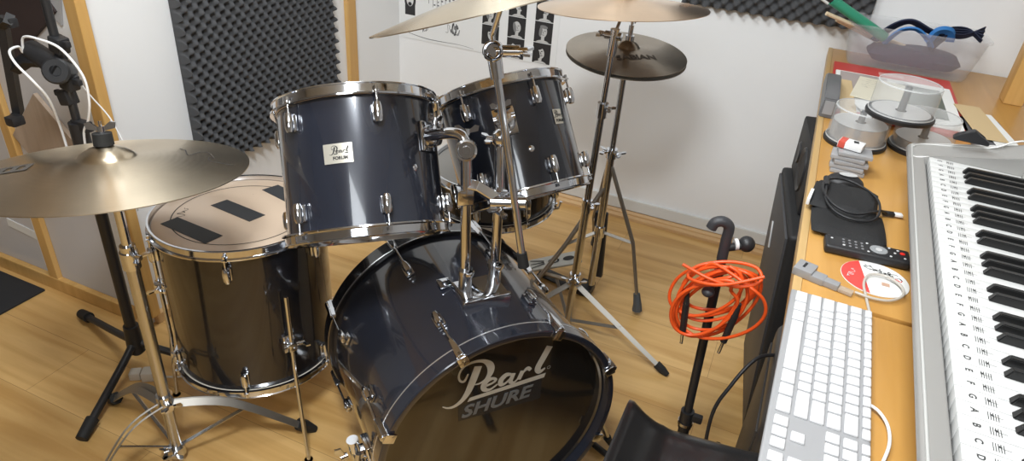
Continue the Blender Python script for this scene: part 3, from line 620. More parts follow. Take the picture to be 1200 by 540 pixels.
obj('control_panel', pprism(-LP-.0, 0, [(.153, -.028), (.153, .012), (.165, .038), (.175, .042), (.358, .042), (.358, -.028)], .003), silver2, pno, PM)
bm = B(); box(bm, (.14, .34, .004), (.262, -.25, .044), bev=.001); obj('display_strip', bm, mat('panel_dark', (.10, .10, .11), .3), pno, PM)
for k in range(10):
    bm = lathe(B(), [(0, .016), (.008, .015), (.0095, .0), (0, 0)], 16, T(.195, -.06-.035*k, .0455)); obj('knob', bm, black, pno, PM)
bm = tube(B(), [(-.036, .03, -.009), (-.036, -LP, -.009)], .0012); 
obj('lip_highlight_rib', tube(B(), smoothpts([(.33, .066, .049), (.16, .068, .047), (.10, .068, .018), (.0, .066, .001), (-.017, .06, -.002), (-.025, .048, -.003), (-.028, .03, -.0045), (-.028, -.3, -.0055), (-.028, -LP, -.0055)], 6), .0018), silver2, pno, PM); bm.free()
names = 'EFGABCD'; hasb = {0: 0, 1: 1, 2: 1, 3: 1, 4: 0, 5: 1, 6: 1}  # black key after (towards the near end) E F G A B C D
cache = {}
for k in range(nk):
    yc = -(k+.5)*pw; n = names[k % 7]; M = PM @ T(0, yc, 0)
    if 'w' not in cache:
        bm = B(); box(bm, (.152, pw-.0009, .02), (.076, 0, -.010), bev=.0012); wkey = obj('white_key', bm, keyw, pno, M); cache['w'] = wkey.data
    else: wkey = link('white_key', cache['w'], pno, M)
    if n not in cache:
        me = text_mesh(n, .0105, 0, .0003, 'CENTER', .00005); me.transform(T(.017, 0, .0002) @ Rz(-pi/2) @ T(0, -.0033, 0))
        bm = B(); bm.from_mesh(me); bpy.data.meshes.remove(me)
        for j in range(5): ribbon(bm, [(.0295+.0024*j, -.0072, .0009), (.0295+.0024*j, .0052, .0009)], 0, .0001, 1)
        q = .028+.0024*((k % 7)/2+.8); lathe(bm, [(0, .0003), (.0017, .0003)], 10, T(q, .001, 0)); ribbon(bm, [(q, -.0005, .0006), (q+.010, -.0005, .0006)], 0, .0002, 1)
        o = obj('note_sticker', bm, mat('sticker_ink', (.05, .05, .05), .6), wkey, M, sm=False); cache[n] = o.data
    else: link('note_sticker', cache[n], wkey, M)
    if hasb[k % 7] and k < nk-1:
        Mk = PM @ T(0, -(k+1)*pw, 0)
        if 'b' not in cache:
            bm = B(); vs = [(.052, -.0055, 0), (.152, -.0055, 0), (.152, .0055, 0), (.052, .0055, 0), (.058, -.0044, .0115), (.152, -.0044, .0125), (.152, .0044, .0125), (.058, .0044, .0115)]
            v = [bm.verts.new(p) for p in vs]
            for f in ((3, 2, 1, 0), (4, 5, 6, 7), (0, 1, 5, 4), (1, 2, 6, 5), (2, 3, 7, 6), (3, 0, 4, 7)): bm.faces.new([v[i] for i in f])
            bmesh.ops.bevel(bm, geom=bm.edges[:], offset=.0012, segments=2, affect='EDGES'); o = obj('black_key', bm, keyb, pno, Mk); cache['b'] = o.data
        else: link('black_key', cache['b'], pno, Mk)
# black bracket on the far end of the piano
bm = B(); prism(bm, [(-.03, 0), (-.02, .004), (.0, .018), (.02, .004), (.03, 0), (.03, -.006), (-.03, -.006)], .018, T(0, 0, 0) @ M4(((1, 0, 0, 0), (0, 0, 1, -.009), (0, 1, 0, 0), (0, 0, 0, 1)))); bmesh.ops.bevel(bm, geom=bm.edges[:], offset=.002, segments=1, affect='EDGES')
obj('rest_hook', bm, black, pno, T(.335, 1.458, .996) @ Rz(-.05))

# disc spindles
mclear = bpy.data.materials.new('clear_plastic'); mclear.use_nodes = True; nt = mclear.node_tree; b_ = nt.nodes['Principled BSDF']
b_.inputs['Base Color'].default_value = (.70, .71, .71, 1); b_.inputs['Roughness'].default_value = .1; b_.inputs['Alpha'].default_value = .32
mfrost = bpy.data.materials.new('frosted_plastic'); mfrost.use_nodes = True; b_ = mfrost.node_tree.nodes['Principled BSDF']
b_.inputs['Base Color'].default_value = (.72, .72, .72, 1); b_.inputs['Roughness'].default_value = .3; b_.inputs['Alpha'].default_value = .30
mtub = bpy.data.materials.new('tub_plastic'); mtub.use_nodes = True; b_ = mtub.node_tree.nodes['Principled BSDF']
b_.inputs['Base Color'].default_value = (.66, .67, .70, 1); b_.inputs['Roughness'].default_value = .3; b_.inputs['Alpha'].default_value = .19
mcase = mat('case_plastic', (.42, .42, .43), .2, alpha=.8)
discm = mat('disc_silver', (.62, .62, .63), .25, .85); discw = mat('disc_top', (.66, .66, .66), .3, .3)
def spindle(label, c, r, h, stack, tilt=None):
    root = thing('disc_spindle', c, label, 'disc spindle', 'disc spindles on the desk'); M = T(*c) @ (tilt or M4())
    obj('base', lathe(B(), [(0, 0), (r+.003, 0), (r+.004, .003), (r+.004, .008), (r, .011), (r-.006, .012), (r-.008, .009), (.01, .009), (0, .009)], 64), black, root, M)
    obj('post', lathe(B(), [(.0085, .009), (.0072, h-.012), (.005, h-.008), (0, h-.008)], 20), mat('post_grey', (.09, .09, .09), .4), root, M)
    if stack: 
        obj('disc_stack', lathe(B(), [(.019, .0095), (r-.006, .0095), (r-.006, .0095+stack), (.019, .0095+stack)], 64, close=True), discm, root, M)
        obj('disc_face', lathe(B(), [(.012, .0100+stack), (r-.007, .0100+stack)], 64), discw, root, M)
    obj('cover', lathe(B(), [(r-.001, .010), (r-.002, h-.004), (r-.006, h), (.022, h), (.016, h-.004), (0, h-.004)], 64), mclear, root, M)
    bm = lathe(B(), [(r-.0045, h-.0008), (r-.0035, h-.003), (r-.0025, h-.003), (r-.003, h-.0008)], 64, close=True); lathe(bm, [(r-.0005, .011), (r-.0005, .0135), (r+.0008, .0135), (r+.0008, .011)], 64, close=True); obj('cover_edge_sheen', bm, mat('edge_sheen', (.75, .76, .76), .15, alpha=.7), root, M)  # paler rings put in for the bright sheen on the clear cover's edges
spindle('left lower disc spindle with a thick grey stack of discs', (.170, 1.722, ZD), .066, .088, .042)
spindle('right lower disc spindle, partly behind the silver stage piano', (.312, 1.765, ZD), .066, .088, .022)
spindle('clear disc spindle on top of the two lower spindles', (.238, 1.70, ZD+.089), .068, .078, .004)
# clear small cases with a white box on top
for k in range(5):
    bm = B(); box(bm, (.068, .05, .0085), (.155+.0015*k*(-1)**k, 1.535+.001*k, ZD+.0048+.0095*k), R=Rz(.06*(-1)**k).to_3x3(), bev=.002)
    tag(obj('memory_card_case', bm, mcase), 'small grey-clear card case, %s of the stack before the disc spindles' % ('bottom', 'second from bottom', 'middle one', 'second from top', 'topmost')[k], 'plastic case', 'stack of small clear cases')
bm = B(); box(bm, (.05, .032, .014), (.15, 1.545, ZD+.056), R=Rz(-.25).to_3x3(), bev=.002); wb = tag(obj('white_box', bm, white), 'small white and red box on top of the clear plastic cases', 'box')
bm = B(); box(bm, (.014, .0325, .0142), (.1335, 1.549, ZD+.0561), R=Rz(-.25).to_3x3(), bev=.001); obj('red_end', bm, mat('red_card', (.62, .09, .06), .5), wb)
bm = B(); box(bm, (.010, .012, .001), (.158, 1.545, ZD+.0633)); obj('dark_slot', bm, black, wb)
# pouches, mouse, cable
cloth = mat('black_cloth', (.012, .012, .013), .75, bump=(300, .4))
def pillow(w_, d_, h_, n=14, seed=1):
    rnd = random.Random(seed); bm = B(); g = {}
    for s in (1, -1):
        for i in range(n+1):
            for j in range(n+1):
                u = i/n*2-1; v = j/n*2-1; e = (1-u**6)*(1-v**6)
                if e < 1e-6 and s < 0: g[s, i, j] = g[1, i, j]; continue
                g[s, i, j] = bm.verts.new((u*w_/2*(1-.03*v*v), v*d_/2*(1-.03*u*u), s*h_/2*max(e, 0)**.5*(1+.12*sin(5*u+3*v+seed)*(s > 0)) ))
        for i in range(n):
            for j in range(n):
                f = [g[s, i, j], g[s, i+1, j], g[s, i+1, j+1], g[s, i, j+1]]
                if len(set(f)) == 4:
                    try: bm.faces.new(f)
                    except ValueError: pass
    return bm
tag(obj('fabric_pouch', pillow(.128, .115, .018, seed=1), cloth, None, T(.160, 1.255, ZD+.010) @ Rz(.04)), 'flat black fabric pouch under the looped black cable, by the remote', 'pouch')
pc = tag(obj('drive_pouch', pillow(.118, .11, .022, seed=3), cloth, None, T(.150, 1.335, ZD+.020) @ Rz(-.06) @ Rx(.05)), 'black padded drive pouch beneath the looped cable, behind the flat pouch', 'pouch')
bm = B(); box(bm, (.006, .05, .014), (.0885, 1.315, ZD+.02), R=Rz(-.1).to_3x3(), bev=.001); tag(obj('adapter_block', bm, white), 'white edged block peeking out left of the black pouches', 'adapter')
bm = B(); ball(bm, (0, 0, 0), 1, M=T(.150, 1.432, ZD+.012) @ Rz(.2) @ M4.Diagonal((.038, .03, .022, 1))); ms = tag(obj('computer_mouse', bm, black), 'small dark rounded mouse between clear cases and black pouches', 'mouse')
bm = B(); lathe(bm, [(0, .0005), (1, 0)], 24, T(.152, 1.430, ZD+.0345) @ Rz(.2) @ M4.Diagonal((.018, .010, 1, 1))); obj('grey_oval', bm, mat('oval_grey', (.5, .5, .5), .4), ms)
cab = thing('looped_cable', (.16, 1.3, ZD+.03), 'short black USB cable looped on top of the black pouches', 'cable')
pts = [(.118+.0, 1.365, ZD+.037), (.112, 1.33, ZD+.040), (.115, 1.285, ZD+.034), (.135, 1.255, ZD+.028), (.165, 1.245, ZD+.026), (.195, 1.258, ZD+.026), (.208, 1.29, ZD+.030), (.205, 1.33, ZD+.036), (.188, 1.372, ZD+.034), (.155, 1.395, ZD+.036), (.125, 1.385, ZD+.038), (.108, 1.352, ZD+.042), (.108, 1.31, ZD+.040), (.13, 1.27, ZD+.034), (.165, 1.262, ZD+.030), (.195, 1.285, ZD+.03), (.214, 1.32, ZD+.022), (.228, 1.345, ZD+.009)]
obj('cord', tube(B(), smoothpts(pts, 8), .0023), black, cab)
obj('ferrite_bead', cyl(B(), (.112, 1.335, ZD+.040), (.110, 1.37, ZD+.042), .0055), black, cab)
bm = B(); box(bm, (.022, .012, .007), (.232, 1.350, ZD+.007), R=Rz(.2).to_3x3(), bev=.002); up = obj('plug', bm, black, cab)
bm = B(); box(bm, (.014, .012, .0045), (.250, 1.3545, ZD+.007), R=Rz(.2).to_3x3(), bev=.0005); o = obj('plug_tip', bm, white, up)
# remote
RM = T(.191, 1.168, ZD) @ Rz(.07) @ M4.Diagonal((1.1, 1.1, 1.1, 1)) @ Ry(.0); rem = thing('remote_control', (.188, 1.17, ZD), 'black remote control with round grey button pad and red power button', 'remote control')
bm = B(); box(bm, (.124, .040, .015), (0, 0, .0085), bev=.006, seg=4); obj('body', bm, black, rem, RM)
bm = lathe(B(), [(.0055, .0008), (.0125, .0008), (.013, 0), (.0055, 0)], 32, T(.016, 0, .016) @ M4.Diagonal((1, .95, 1, 1))); obj('ring_pad', bm, mat('pad_grey', (.30, .31, .32), .4), rem, RM)
obj('centre_button', lathe(B(), [(0, .0015), (.005, .001), (.005, 0)], 20, T(.016, 0, .016)), mat('pad_light', (.55, .55, .55), .4), rem, RM)
obj('power_button', lathe(B(), [(0, .0012), (.0038, .0008), (.0038, 0)], 16, T(.050, .003, .016)), mat('power_red', (.75, .03, .02), .35), rem, RM)
lt = mat('button_white', (.65, .65, .65), .5)
for i in range(4):
    for j in range(3): obj('button', lathe(B(), [(0, .001), (.0021, .0006), (.0021, 0)], 10, T(-.035+.009*i, -.009+.009*j, .016)), lt if j == 0 and i == 0 else mat('button_grey', (.22, .22, .23), .4), rem, RM)
for i, (x, y) in enumerate(((.0, .013), (.0, -.013), (.032, .013), (.032, -.013), (.039, .0), (.052, -.011), (.044, .010), (-.052, .006))): obj('button', lathe(B(), [(0, .001), (.0019, .0006), (.0019, 0)], 10, T(x, y, .016)), lt, rem, RM)
# disc with white/red print
CM = T(.206, 1.098, ZD+.0002); r = .052
dc = thing('printed_disc', (.206, 1.098, ZD), 'oval-looking red and white printed card disc below the remote', 'disc')
obj('disc_body', lathe(B(), [(0, 0), (r, 0), (r, .0012), (0, .0012)], 64), paper, dc, CM)
bm = B(); pts = [(r*.99*cos(a), r*.99*sin(a)) for a in [math.radians(118+i*(262-118)/20) for i in range(21)]]; bm.faces.new([bm.verts.new((x, y, .0015)) for x, y in pts]); obj('red_field', bm, mat('print_red', (.72, .07, .06), .5), dc, CM, sm=False)
bm = scribble(5, .03, .009, 12, .0012, .0014); rp_ = obj('red_field_print', bm, paper, dc, CM @ T(-.036, -.002, .0004) @ Rz(1.3), sm=False)
for sd, x, y, a, s in ((1, .010, .030, -.25, 1.0), (2, .006, .024, -.25, 1.0), (8, .022, .022, -.25, .9)):
    obj('dark_print', scribble(sd, .045*s, .009, 16, .0014, .0014), ink, dc, CM @ T(x, y, 0) @ Rz(a), sm=False)
obj('rust_print', scribble(6, .010, .010, 7, .0016, .0014), MATS['print_red'], dc, CM @ T(.036, .012, 0), sm=False)
bm = B(); box(bm, (.012, .010, .0004), (.016, -.012, .0016)); obj('rust_print', bm, mat('print_tan', (.55, .35, .25), .5), dc, CM)
# USB stick with clear loop on the disc
us = thing('card_reader', (.115, 1.045, ZD), 'grey stepped card reader with a clear cord loop, left of the disc', 'adapter')
UM = T(.118, 1.043, ZD) @ Rz(-.28); gp = mat('grey_reader', (.33, .33, .34), .4, .2)
bm = B(); box(bm, (.030, .034, .014), (-.022, .006, .0078), bev=.002); box(bm, (.022, .022, .011), (.002, .0, .006), bev=.0015); obj('housing', bm, gp, us, UM)
bm = B(); box(bm, (.026, .016, .010), (.022, -.001, .0058), bev=.0015); obj('connector_hood', bm, gp, us, UM); bm = B(); box(bm, (.004, .016, .0006), (-.024, .008, .0152)); obj('slot', bm, black, us, UM)
bm = B(); box(bm, (.022, .013, .006), (.046, -.002, .0045), bev=.001); obj('clear_plug', bm, mat('clear_tan', (.55, .45, .35), .2, alpha=.6), us, UM)
obj('clear_cord', tube(B(), smoothpts([(.175, 1.030, .856), (.200, 1.026, .856), (.226, 1.032, .857), (.245, 1.058, .858), (.240, 1.088, .858), (.218, 1.103, .858), (.196, 1.095, .857), (.188, 1.065, .856), (.192, 1.03, .853), (.197, .99, .852)], 8), .0022), mat('clear_cord', (.60, .56, .50), .2, alpha=.75), us)
# paper stack at the back
red = mat('red_folder', (.55, .05, .04), .45)
def sheet(name, label, cat, m, x0, x1, y0, y1, z, th, rot=0, **k):
    bm = B(); box(bm, (x1-x0, y1-y0, th), (0, 0, 0), bev=min(th*.3, .001), seg=1); return tag(obj(name, bm, m, None, T((x0+x1)/2, (y0+y1)/2, z+th/2) @ Rz(rot)), label, cat)
sheet('red_folder', 'red folder lying at the bottom of the paper pile at the desk end', 'folder', red, .105, .437, 1.90, 2.42, ZD+.0005, .008)
sheet('magazine', 'white-bordered magazine on the red folder', 'magazine', paper, .112, .425, 1.93, 2.305, ZD+.009, .004)
mg = bpy.data.objects['magazine']
bm = B(); box(bm, (.11, .27, .0006), (.34, 2.13, ZD+.0134)); obj('dark_green_photo', bm, mat('cover_green', (.10, .12, .09), .4), mg)
bm = B(); box(bm, (.13, .20, .0006), (.19, 2.195, ZD+.0134)); obj('grey_photo', bm, mat('cover_grey', (.42, .36, .34), .4), mg)
bm = B(); box(bm, (.07, .03, .0008), (.27, 2.36, ZD+.0088)); obj('paper_label', bm, mat('label_pink', (.70, .35, .32), .5), bpy.data.objects['red_folder'])
pp = sheet('manuscript_paper', 'cream sheet with fine handwriting leaning behind the disc spindles', 'paper', mat('cream_paper', (.72, .68, .55), .8), .165, .29, 2.03, 2.25, ZD+.016, .002, -.12)
for k in range(5): obj('handwriting', scribble(20+k, .09, .006, 24, .0007, .0012), mat('pencil', (.3, .28, .24), .7), pp, WM[pp] @ T(.0, .085-.02*k, .0))
sheet('white_sheet', 'small white sheet just behind the left disc spindle', 'paper', paper, .18, .28, 1.86, 1.98, ZD+.019, .002, .3)
sheet('brown_card', 'tan card strip beside the grey bracket at the desk edge', 'card', mat('manila', (.62, .46, .25), .7), .125, .165, 1.86, 2.19, ZD+.0145, .003, .05)
sheet('envelope', 'manila envelope lying right of the paper pile', 'envelope', MATS['manila'], .435, .50, 1.90, 2.16, ZD+.013, .003, .12)
sheet('white_card', 'white card under the manila envelope, right side', 'card', paper, .47, .525, 1.88, 2.12, ZD+.009, .003, .14)
sheet('grey_folder', 'dark grey folder under the manila envelope and white card', 'folder', mat('grey_card', (.12, .12, .13), .5), .43, .535, 1.80, 2.08, ZD+.0005, .008, .1)
# grey angled box at the desk edge
bm = B(); prism(bm, [(0, 0), (.30, 0), (.30, .035), (.20, .062), (.02, .062), (0, .05)], .036, T(.083, 1.86, ZD) @ M4(((0, 0, 1, 0), (1, 0, 0, 0), (0, 1, 0, 0), (0, 0, 0, 1))))
bmesh.ops.bevel(bm, geom=bm.edges[:], offset=.003, segments=2, affect='EDGES'); gb = tag(obj('file_box', bm, mat('box_grey', (.13, .13, .135), .4)), 'narrow dark grey box standing at the left desk edge', 'box')
bm = B(); box(bm, (.024, .0015, .035), (.101, 1.8585, ZD+.028)); obj('end_label', bm, mat('label_grey', (.30, .30, .31), .5), gb)
# plastic storage box
bx = thing('storage_box', (.31, 2.5, ZD), 'translucent plastic box full of sticks and straps at the back wall', 'plastic box')
bm = B(); n = 40
def rr(w_, d_, z, rad=.03):
    out = []
    for i, (sx, sy) in enumerate(((1, 1), (-1, 1), (-1, -1), (1, -1))):
        for k in range(8):
            a = pi/2*i+pi/2*k/7; out.append(V((sx*(w_/2-rad)+rad*cos(a), sy*(d_/2-rad)+rad*sin(a), z)))
    return out
Lr = [rr(.335, .135, .003), rr(.345, .145, .012), rr(.385, .185, .125), rr(.40, .20, .128), rr(.40, .20, .134), rr(.388, .188, .134), rr(.381, .181, .125), rr(.341, .141, .014), rr(.331, .131, .006)]
R_ = [[bm.verts.new(p) for p in l] for l in Lr]
for a, b2 in zip(R_, R_[1:]):
    for i in range(32): bm.faces.new((a[i], a[(i+1) % 32], b2[(i+1) % 32], b2[i]))
bm.faces.new(R_[0][::-1]); bm.faces.new(R_[-1])
BX = T(.310, 2.505, ZD) @ Rz(.03); obj('tub', bm, mtub, bx, BX)
nav = mat('navy_fabric', (.010, .016, .045), .8); blu = mat('blue_strap', (.02, .16, .45), .6)
tag(obj('fabric_case', pillow(.27, .10, .055, seed=5), nav, None, T(.325, 2.50, ZD+.045) @ Rz(.03)), 'dark navy fabric case lying inside the translucent box', 'case')
bm = tube(B(), smoothpts([(.20, 2.47, .93), (.24, 2.45, .985), (.28, 2.44, 1.008), (.33, 2.45, .99), (.37, 2.47, .975)], 8), .016, sq=.15); tag(obj('strap', bm, nav), 'dark navy strap arching above the left part of the box rim', 'strap')
bm = tube(B(), smoothpts([(.23, 2.45, .93), (.26, 2.435, .978), (.30, 2.43, .990), (.34, 2.44, .965), (.36, 2.46, .94)], 8), .009, sq=.3); tag(obj('strap', bm, blu), 'bright blue strap loop under the dark arching strap in the box', 'strap')
bm = B(); 
for k in range(4): tube(bm, smoothpts([(.36, 2.46+.012*k, .93), (.39, 2.46+.012*k, .975+.004*k), (.44, 2.47+.006*k, .985+.005*k), (.485, 2.49-.008*k, 1.01-.011*k)], 6), .011, sq=.12)
tag(obj('strap_bundle', bm, nav), 'folded dark straps with a pointed tip at the box right end', 'strap')
bm = tube(B(), smoothpts([(.345, 2.45, .955), (.36, 2.445, .992), (.39, 2.45, .995), (.405, 2.47, .965)], 6), .012, sq=.5); tag(obj('strap', bm, blu), 'bright blue clip strap in the middle of the box rim', 'strap')
bm = cyl(B(), (.335, 2.545, .90), (.040, 2.375, 1.006), .0075, .006); ds = tag(obj('drumstick', bm, mat('stick_wood', (.72, .58, .40), .5)), 'pale wooden drumstick lying in the box, below the green brush', 'drumstick')
bm = cyl(B(), (.30, 2.55, .888), (.075, 2.415, .985), .0075, .0065); tag(obj('drumstick', bm, MATS['stick_wood']), 'second pale drumstick inside the translucent box', 'drumstick')
gr = thing('drum_brush', (.1, 2.35, .95), 'green-handled brush sticking out left over the box rim', 'brush')
ga = V((.225, 2.44, .95)); gb_ = V((.045, 2.385, 1.045)); d = (gb_-ga).normalized()
obj('grip', cyl(B(), ga, gb_, .015, .015), mat('green_rubber', (.03, .27, .16), .45), gr); obj('collar', cyl(B(), gb_, gb_+d*.03, .011, .008), black, gr)
obj('wire_loop', tube(B(), smoothpts([gb_+d*.02, gb_+d*.05+V((0, 0, .008)), gb_+d*.065, gb_+d*.05+V((0, -.012, -.012)), gb_+d*.01+V((0, -.014, -.014))], 6), .004), mat('wire_white', (.65, .65, .63), .4), gr)

# ------------------------------------------------------------------ under and beside the desk
grille = bpy.data.materials.new('speaker_grille'); grille.use_nodes = True; nt = grille.node_tree; b_ = nt.nodes['Principled BSDF']; b_.inputs['Roughness'].default_value = .55; b_.inputs['Metallic'].default_value = .3
vo = nt.nodes.new('ShaderNodeTexVoronoi'); vo.inputs['Scale'].default_value = 170; vo.inputs['Randomness'].default_value = .1; tc = nt.nodes.new('ShaderNodeTexCoord'); nt.links.new(tc.outputs['Object'], vo.inputs['Vector'])
rp2 = nt.nodes.new('ShaderNodeValToRGB'); rp2.color_ramp.elements[0].position = .15; rp2.color_ramp.elements[0].color = (.004, .004, .004, 1); rp2.color_ramp.elements[1].position = .34; rp2.color_ramp.elements[1].color = (.075, .075, .08, 1)
nt.links.new(vo.outputs['Distance'], rp2.inputs[0]); nt.links.new(rp2.outputs[0], b_.inputs['Base Color'])
# tall grille speaker: face looks to -x, slightly turned
SM = T(.081, 1.975, 0.0) @ Rz(math.radians(7)) @ Ry(-.075)
sp_ = thing('floor_speaker', (.2, 1.8, 0), 'tall black speaker with mesh grille and silver badge, beside the desk edge', 'speaker')
bm = B(); box(bm, (.26, .42, .655), (.135, -.21, .3275), bev=.012, seg=3); obj('cabinet', bm, mat('cabinet_black', (.014, .014, .015), .6, bump=(400, .3)), sp_, SM)
bm = B(); box(bm, (.008, .39, .62), (.003, -.21, .33), bev=.003); obj('grille', bm, grille, sp_, SM)
bm = B(); box(bm, (.004, .016, .075), (-.003, -.13, .50), R=Rx(-.35).to_3x3(), bev=.001); bd = obj('badge', bm, mat('badge_plate', (.55, .55, .55), .4, .3), sp_, SM)
me = text_mesh('Ibanez' if False else 'peavey', .02, .2, .0002, 'CENTER', .0004) if False else None
bm = scribble(9, .05, .010, 9, .0022); obj('badge_mark', bm, mat('badge_dark', (.2, .2, .2), .4, .8), bd, SM @ T(-.0055, -.13, .50) @ Rx(-.35) @ M4(((0, 0, -1, 0), (0, 1, 0, 0), (1, 0, 0, 0), (0, 0, 0, 1))), sm=False)
# small speaker lying on the tall one
s5 = thing('studio_speaker', (.12, 1.86, .66), 'small black speaker box on top of the tall grille speaker, under the desk', 'speaker')
QM = SM @ T(.022, -.006, .6555) @ Ry(.05)
bm = B(); box(bm, (.20, .30, .158), (.105, -.15, .0795), bev=.008, seg=2); obj('cabinet', bm, MATS['cabinet_black'], s5, QM)
bm = lathe(B(), [(0, -.010), (.02, -.012), (.05, .003), (.055, .005), (.058, 0)], 40, T(.0055, -.19, .078) @ Ry(-pi/2)); obj('woofer', bm, mat('cone_black', (.02, .02, .022), .35), s5, QM)
bm = lathe(B(), [(0, .004), (.015, .002), (.027, .005), (.03, 0)], 32, T(.0055, -.075, .078) @ Ry(-pi/2)); obj('tweeter', bm, MATS['cone_black'], s5, QM)
# dark amplifier cabinet near
bm = B(); box(bm, (.30, .36, .52), (.265, 1.23, .26), bev=.03, seg=4); am = thing('amplifier', (.265, 1.23, 0), 'dark grey rounded cabinet under the desk beside the white keyboard', 'amplifier')
obj('cabinet', bm, mat('amp_grey', (.05, .045, .042), .35), am); bm = B(); box(bm, (.006, .30, .44), (.114, 1.23, .25), bev=.002); obj('grille', bm, mat('amp_front', (.035, .032, .030), .5), am)
(obj('power_cord', tube(B(), smoothpts([(.13, 1.30, .50), (.085, 1.25, .51), (.05, 1.2, .46), (.03, 1.17, .38), (.05, 1.15, .2), (.09, 1.2, .008)], 8), .004), black, am))
# stool seat
seat = thing('stool', (0, .78, 0), 'black vinyl saddle-shaped stool seat at the bottom edge', 'stool')
def seat_z(u, v):      # u: 0 left..1 right, v: 0 near .. 1 far
    z = .502+.094*max(0, 1-u/.32)**1.8+.012*max(0, (u-.75)/.25)**2
    return z-.035*max(0, (v-.8)/.2)**3*1.0
bm = B(); g = {}; NU, NV = 32, 24
for s in (0, 1):
    for i in range(NU+1):
        for j in range(NV+1):
            u = i/NU; v = j/NV; x = -.118+.27*u; y = .62+.385*v+.03*u-.035*max(0, .25-u)/.25*v
            a = abs(2*u-1)**6; b2 = abs(2*v-1)**6; e = max(0, (1-a)*(1-b2))
            if s and e < 1e-6: g[s, i, j] = g[0, i, j]; continue
            zc = seat_z(u, v); g[s, i, j] = bm.verts.new((x, y, zc-.022+(.022 if s == 0 else -.030)*e**.4))
    for i in range(NU):
        for j in range(NV):
            f = [g[s, i, j], g[s, i+1, j], g[s, i+1, j+1], g[s, i, j+1]]
            if len(set(f)) == 4:
                try: bm.faces.new(f)
                except ValueError: pass
obj('seat', bm, mat('black_vinyl', (.016, .016, .017), .32, coat=.3), seat, ang=70)
obj('column', cyl(B(), (0, .80, .05), (0, .80, .44), .02), chrome, seat)
for k in range(4):
    a = pi/4+pi/2*k; obj('leg', tube(B(), [(0, .80, .12), (.2*cos(a), .8+.2*sin(a), .02)], .011), black, seat)
# cable stand (short black mic stand) and orange cable
ms2 = thing('microphone_stand', (-.02, 1.22, 0), 'short black microphone stand holding the coiled orange cable', 'microphone stand')
mp = lambda z: V((-.008-.030*(z/.82), 1.22, z))
obj('lower_tube', cyl(B(), mp(.05), mp(.315), .0125), black, ms2); obj('upper_tube', cyl(B(), mp(.30), mp(.78), .0095), black, ms2)
bm = B(); cyl(bm, mp(.285), mp(.335), .015); box(bm, (.03, .014, .02), mp(.318)+V((.02, 0, .003)), bev=.004); obj('height_clutch', bm, black, ms2)
bm = B(); lathe(bm, [(.0165, -.004), (.0175, -.004), (.0175, .004), (.0165, .004)], 20, T(*mp(.30)), close=True); obj('clutch_ring', bm, chrome_d, ms2)
obj('hook_arm', tube(B(), smoothpts([mp(.74), mp(.78), mp(.805)+V((-.0, 0, .006)), mp(.81)+V((-.012, -.004, .012)), mp(.81)+V((-.026, -.008, .008)), mp(.81)+V((-.031, -.010, -.005))], 8), .0105), mat('grip_rubber', (.04, .04, .045), .5), ms2)
bm = B(); ball(bm, mp(.775)+V((.038, .02, .0)), .016); cyl(bm, mp(.765), mp(.775)+V((.042, .02, 0)), .008); obj('clamp_knob', bm, black, ms2)
obj('clamp_washer', cyl(B(), mp(.771)+V((.016, .009, .002)), mp(.772)+V((.022, .012, .002)), .0115), white, ms2)
obj('side_arm', tube(B(), [mp(.715), mp(.702)+V((-.008, -.065, -.003))], .0078), black, ms2); bm = B(); ball(bm, mp(.702)+V((-.008, -.065, -.003)), .0125, (1, 1, .8)); obj('arm_tip', bm, MATS['grip_rubber'], ms2)
for f in (V((-.27, 1.34, .014)), V((.06, .99, .014)), V((.075, 1.47, .014))):
    l_ = obj('leg', tube(B(), smoothpts([mp(.13), mp(.10).lerp(f, .12), mp(.03).lerp(f, .6), f], 6), .0085), black, ms2); d = (f-mp(.03)).normalized(); obj('rubber_foot', cyl(B(), f-d*.03, f+d*.01, .013, .012), rubber, l_)
oc = thing('orange_cable', (-.04, 1.4, .5), 'bright orange instrument cable hung in loose coils on the stand', 'cable')
CT = lambda q: V((q[0]*.86+.004, 1.165+(q[1]-1.405)*.86, .733+(q[2]-.598)*.86))
rnd = random.Random(4); pts = []; nl = 9
for i in range(nl):
    cx = -.045+rnd.uniform(-.02, .02); rx = .078+rnd.uniform(-.016, .02); rz = .082+rnd.uniform(-.018, .018); ph = rnd.uniform(-.25, .25); cz = .598-rz+rnd.uniform(-.015, .03); yy = 1.405+.006*i+rnd.uniform(-.01, .01)
    for k in range(14):
        a = pi/2+2*pi*k/14; x = rx*cos(a)*(1+.12*sin(a+i)); z = rz*sin(a)
        pts.append((cx+x*cos(ph)-z*sin(ph)*.3+.18*z, yy-.02*abs(sin(a*.5+i)), cz+x*sin(ph)+z*cos(ph)+.25*x))
obj('cord', tube(B(), smoothpts([CT(q) for q in pts], 4), .0034, 10), mat('orange_rubber', (.85, .10, .015), .35), oc)
obj('cord_wrap', tube(B(), smoothpts([CT(q) for q in [(-.12, 1.39, .612), (-.06, 1.375, .605), (.0, 1.38, .60), (.045, 1.40, .615), (.03, 1.43, .63), (-.03, 1.44, .62), (-.09, 1.42, .60), (-.10, 1.385, .585), (-.03, 1.37, .60), (.05, 1.385, .64)]], 8), .0033, 10), MATS['orange_rubber'], oc)
for a, b in ((V((-.079, 1.16, .685)), V((-.068, 1.165, .56))), (V((.020, 1.16, .69)), V((.008, 1.165, .565)))):
    d = (b-a).normalized(); bm = B(); cyl(bm, a, a+d*.03, .0035, .006); cyl(bm, a+d*.03, a+d*.10, .0068); j = obj('jack_plug', bm, black, oc)
    bm = B(); cyl(bm, a+d*.10, a+d*.128, .0032); ball(bm, a+d*.13, .0035); obj('jack_tip', bm, chrome, j)
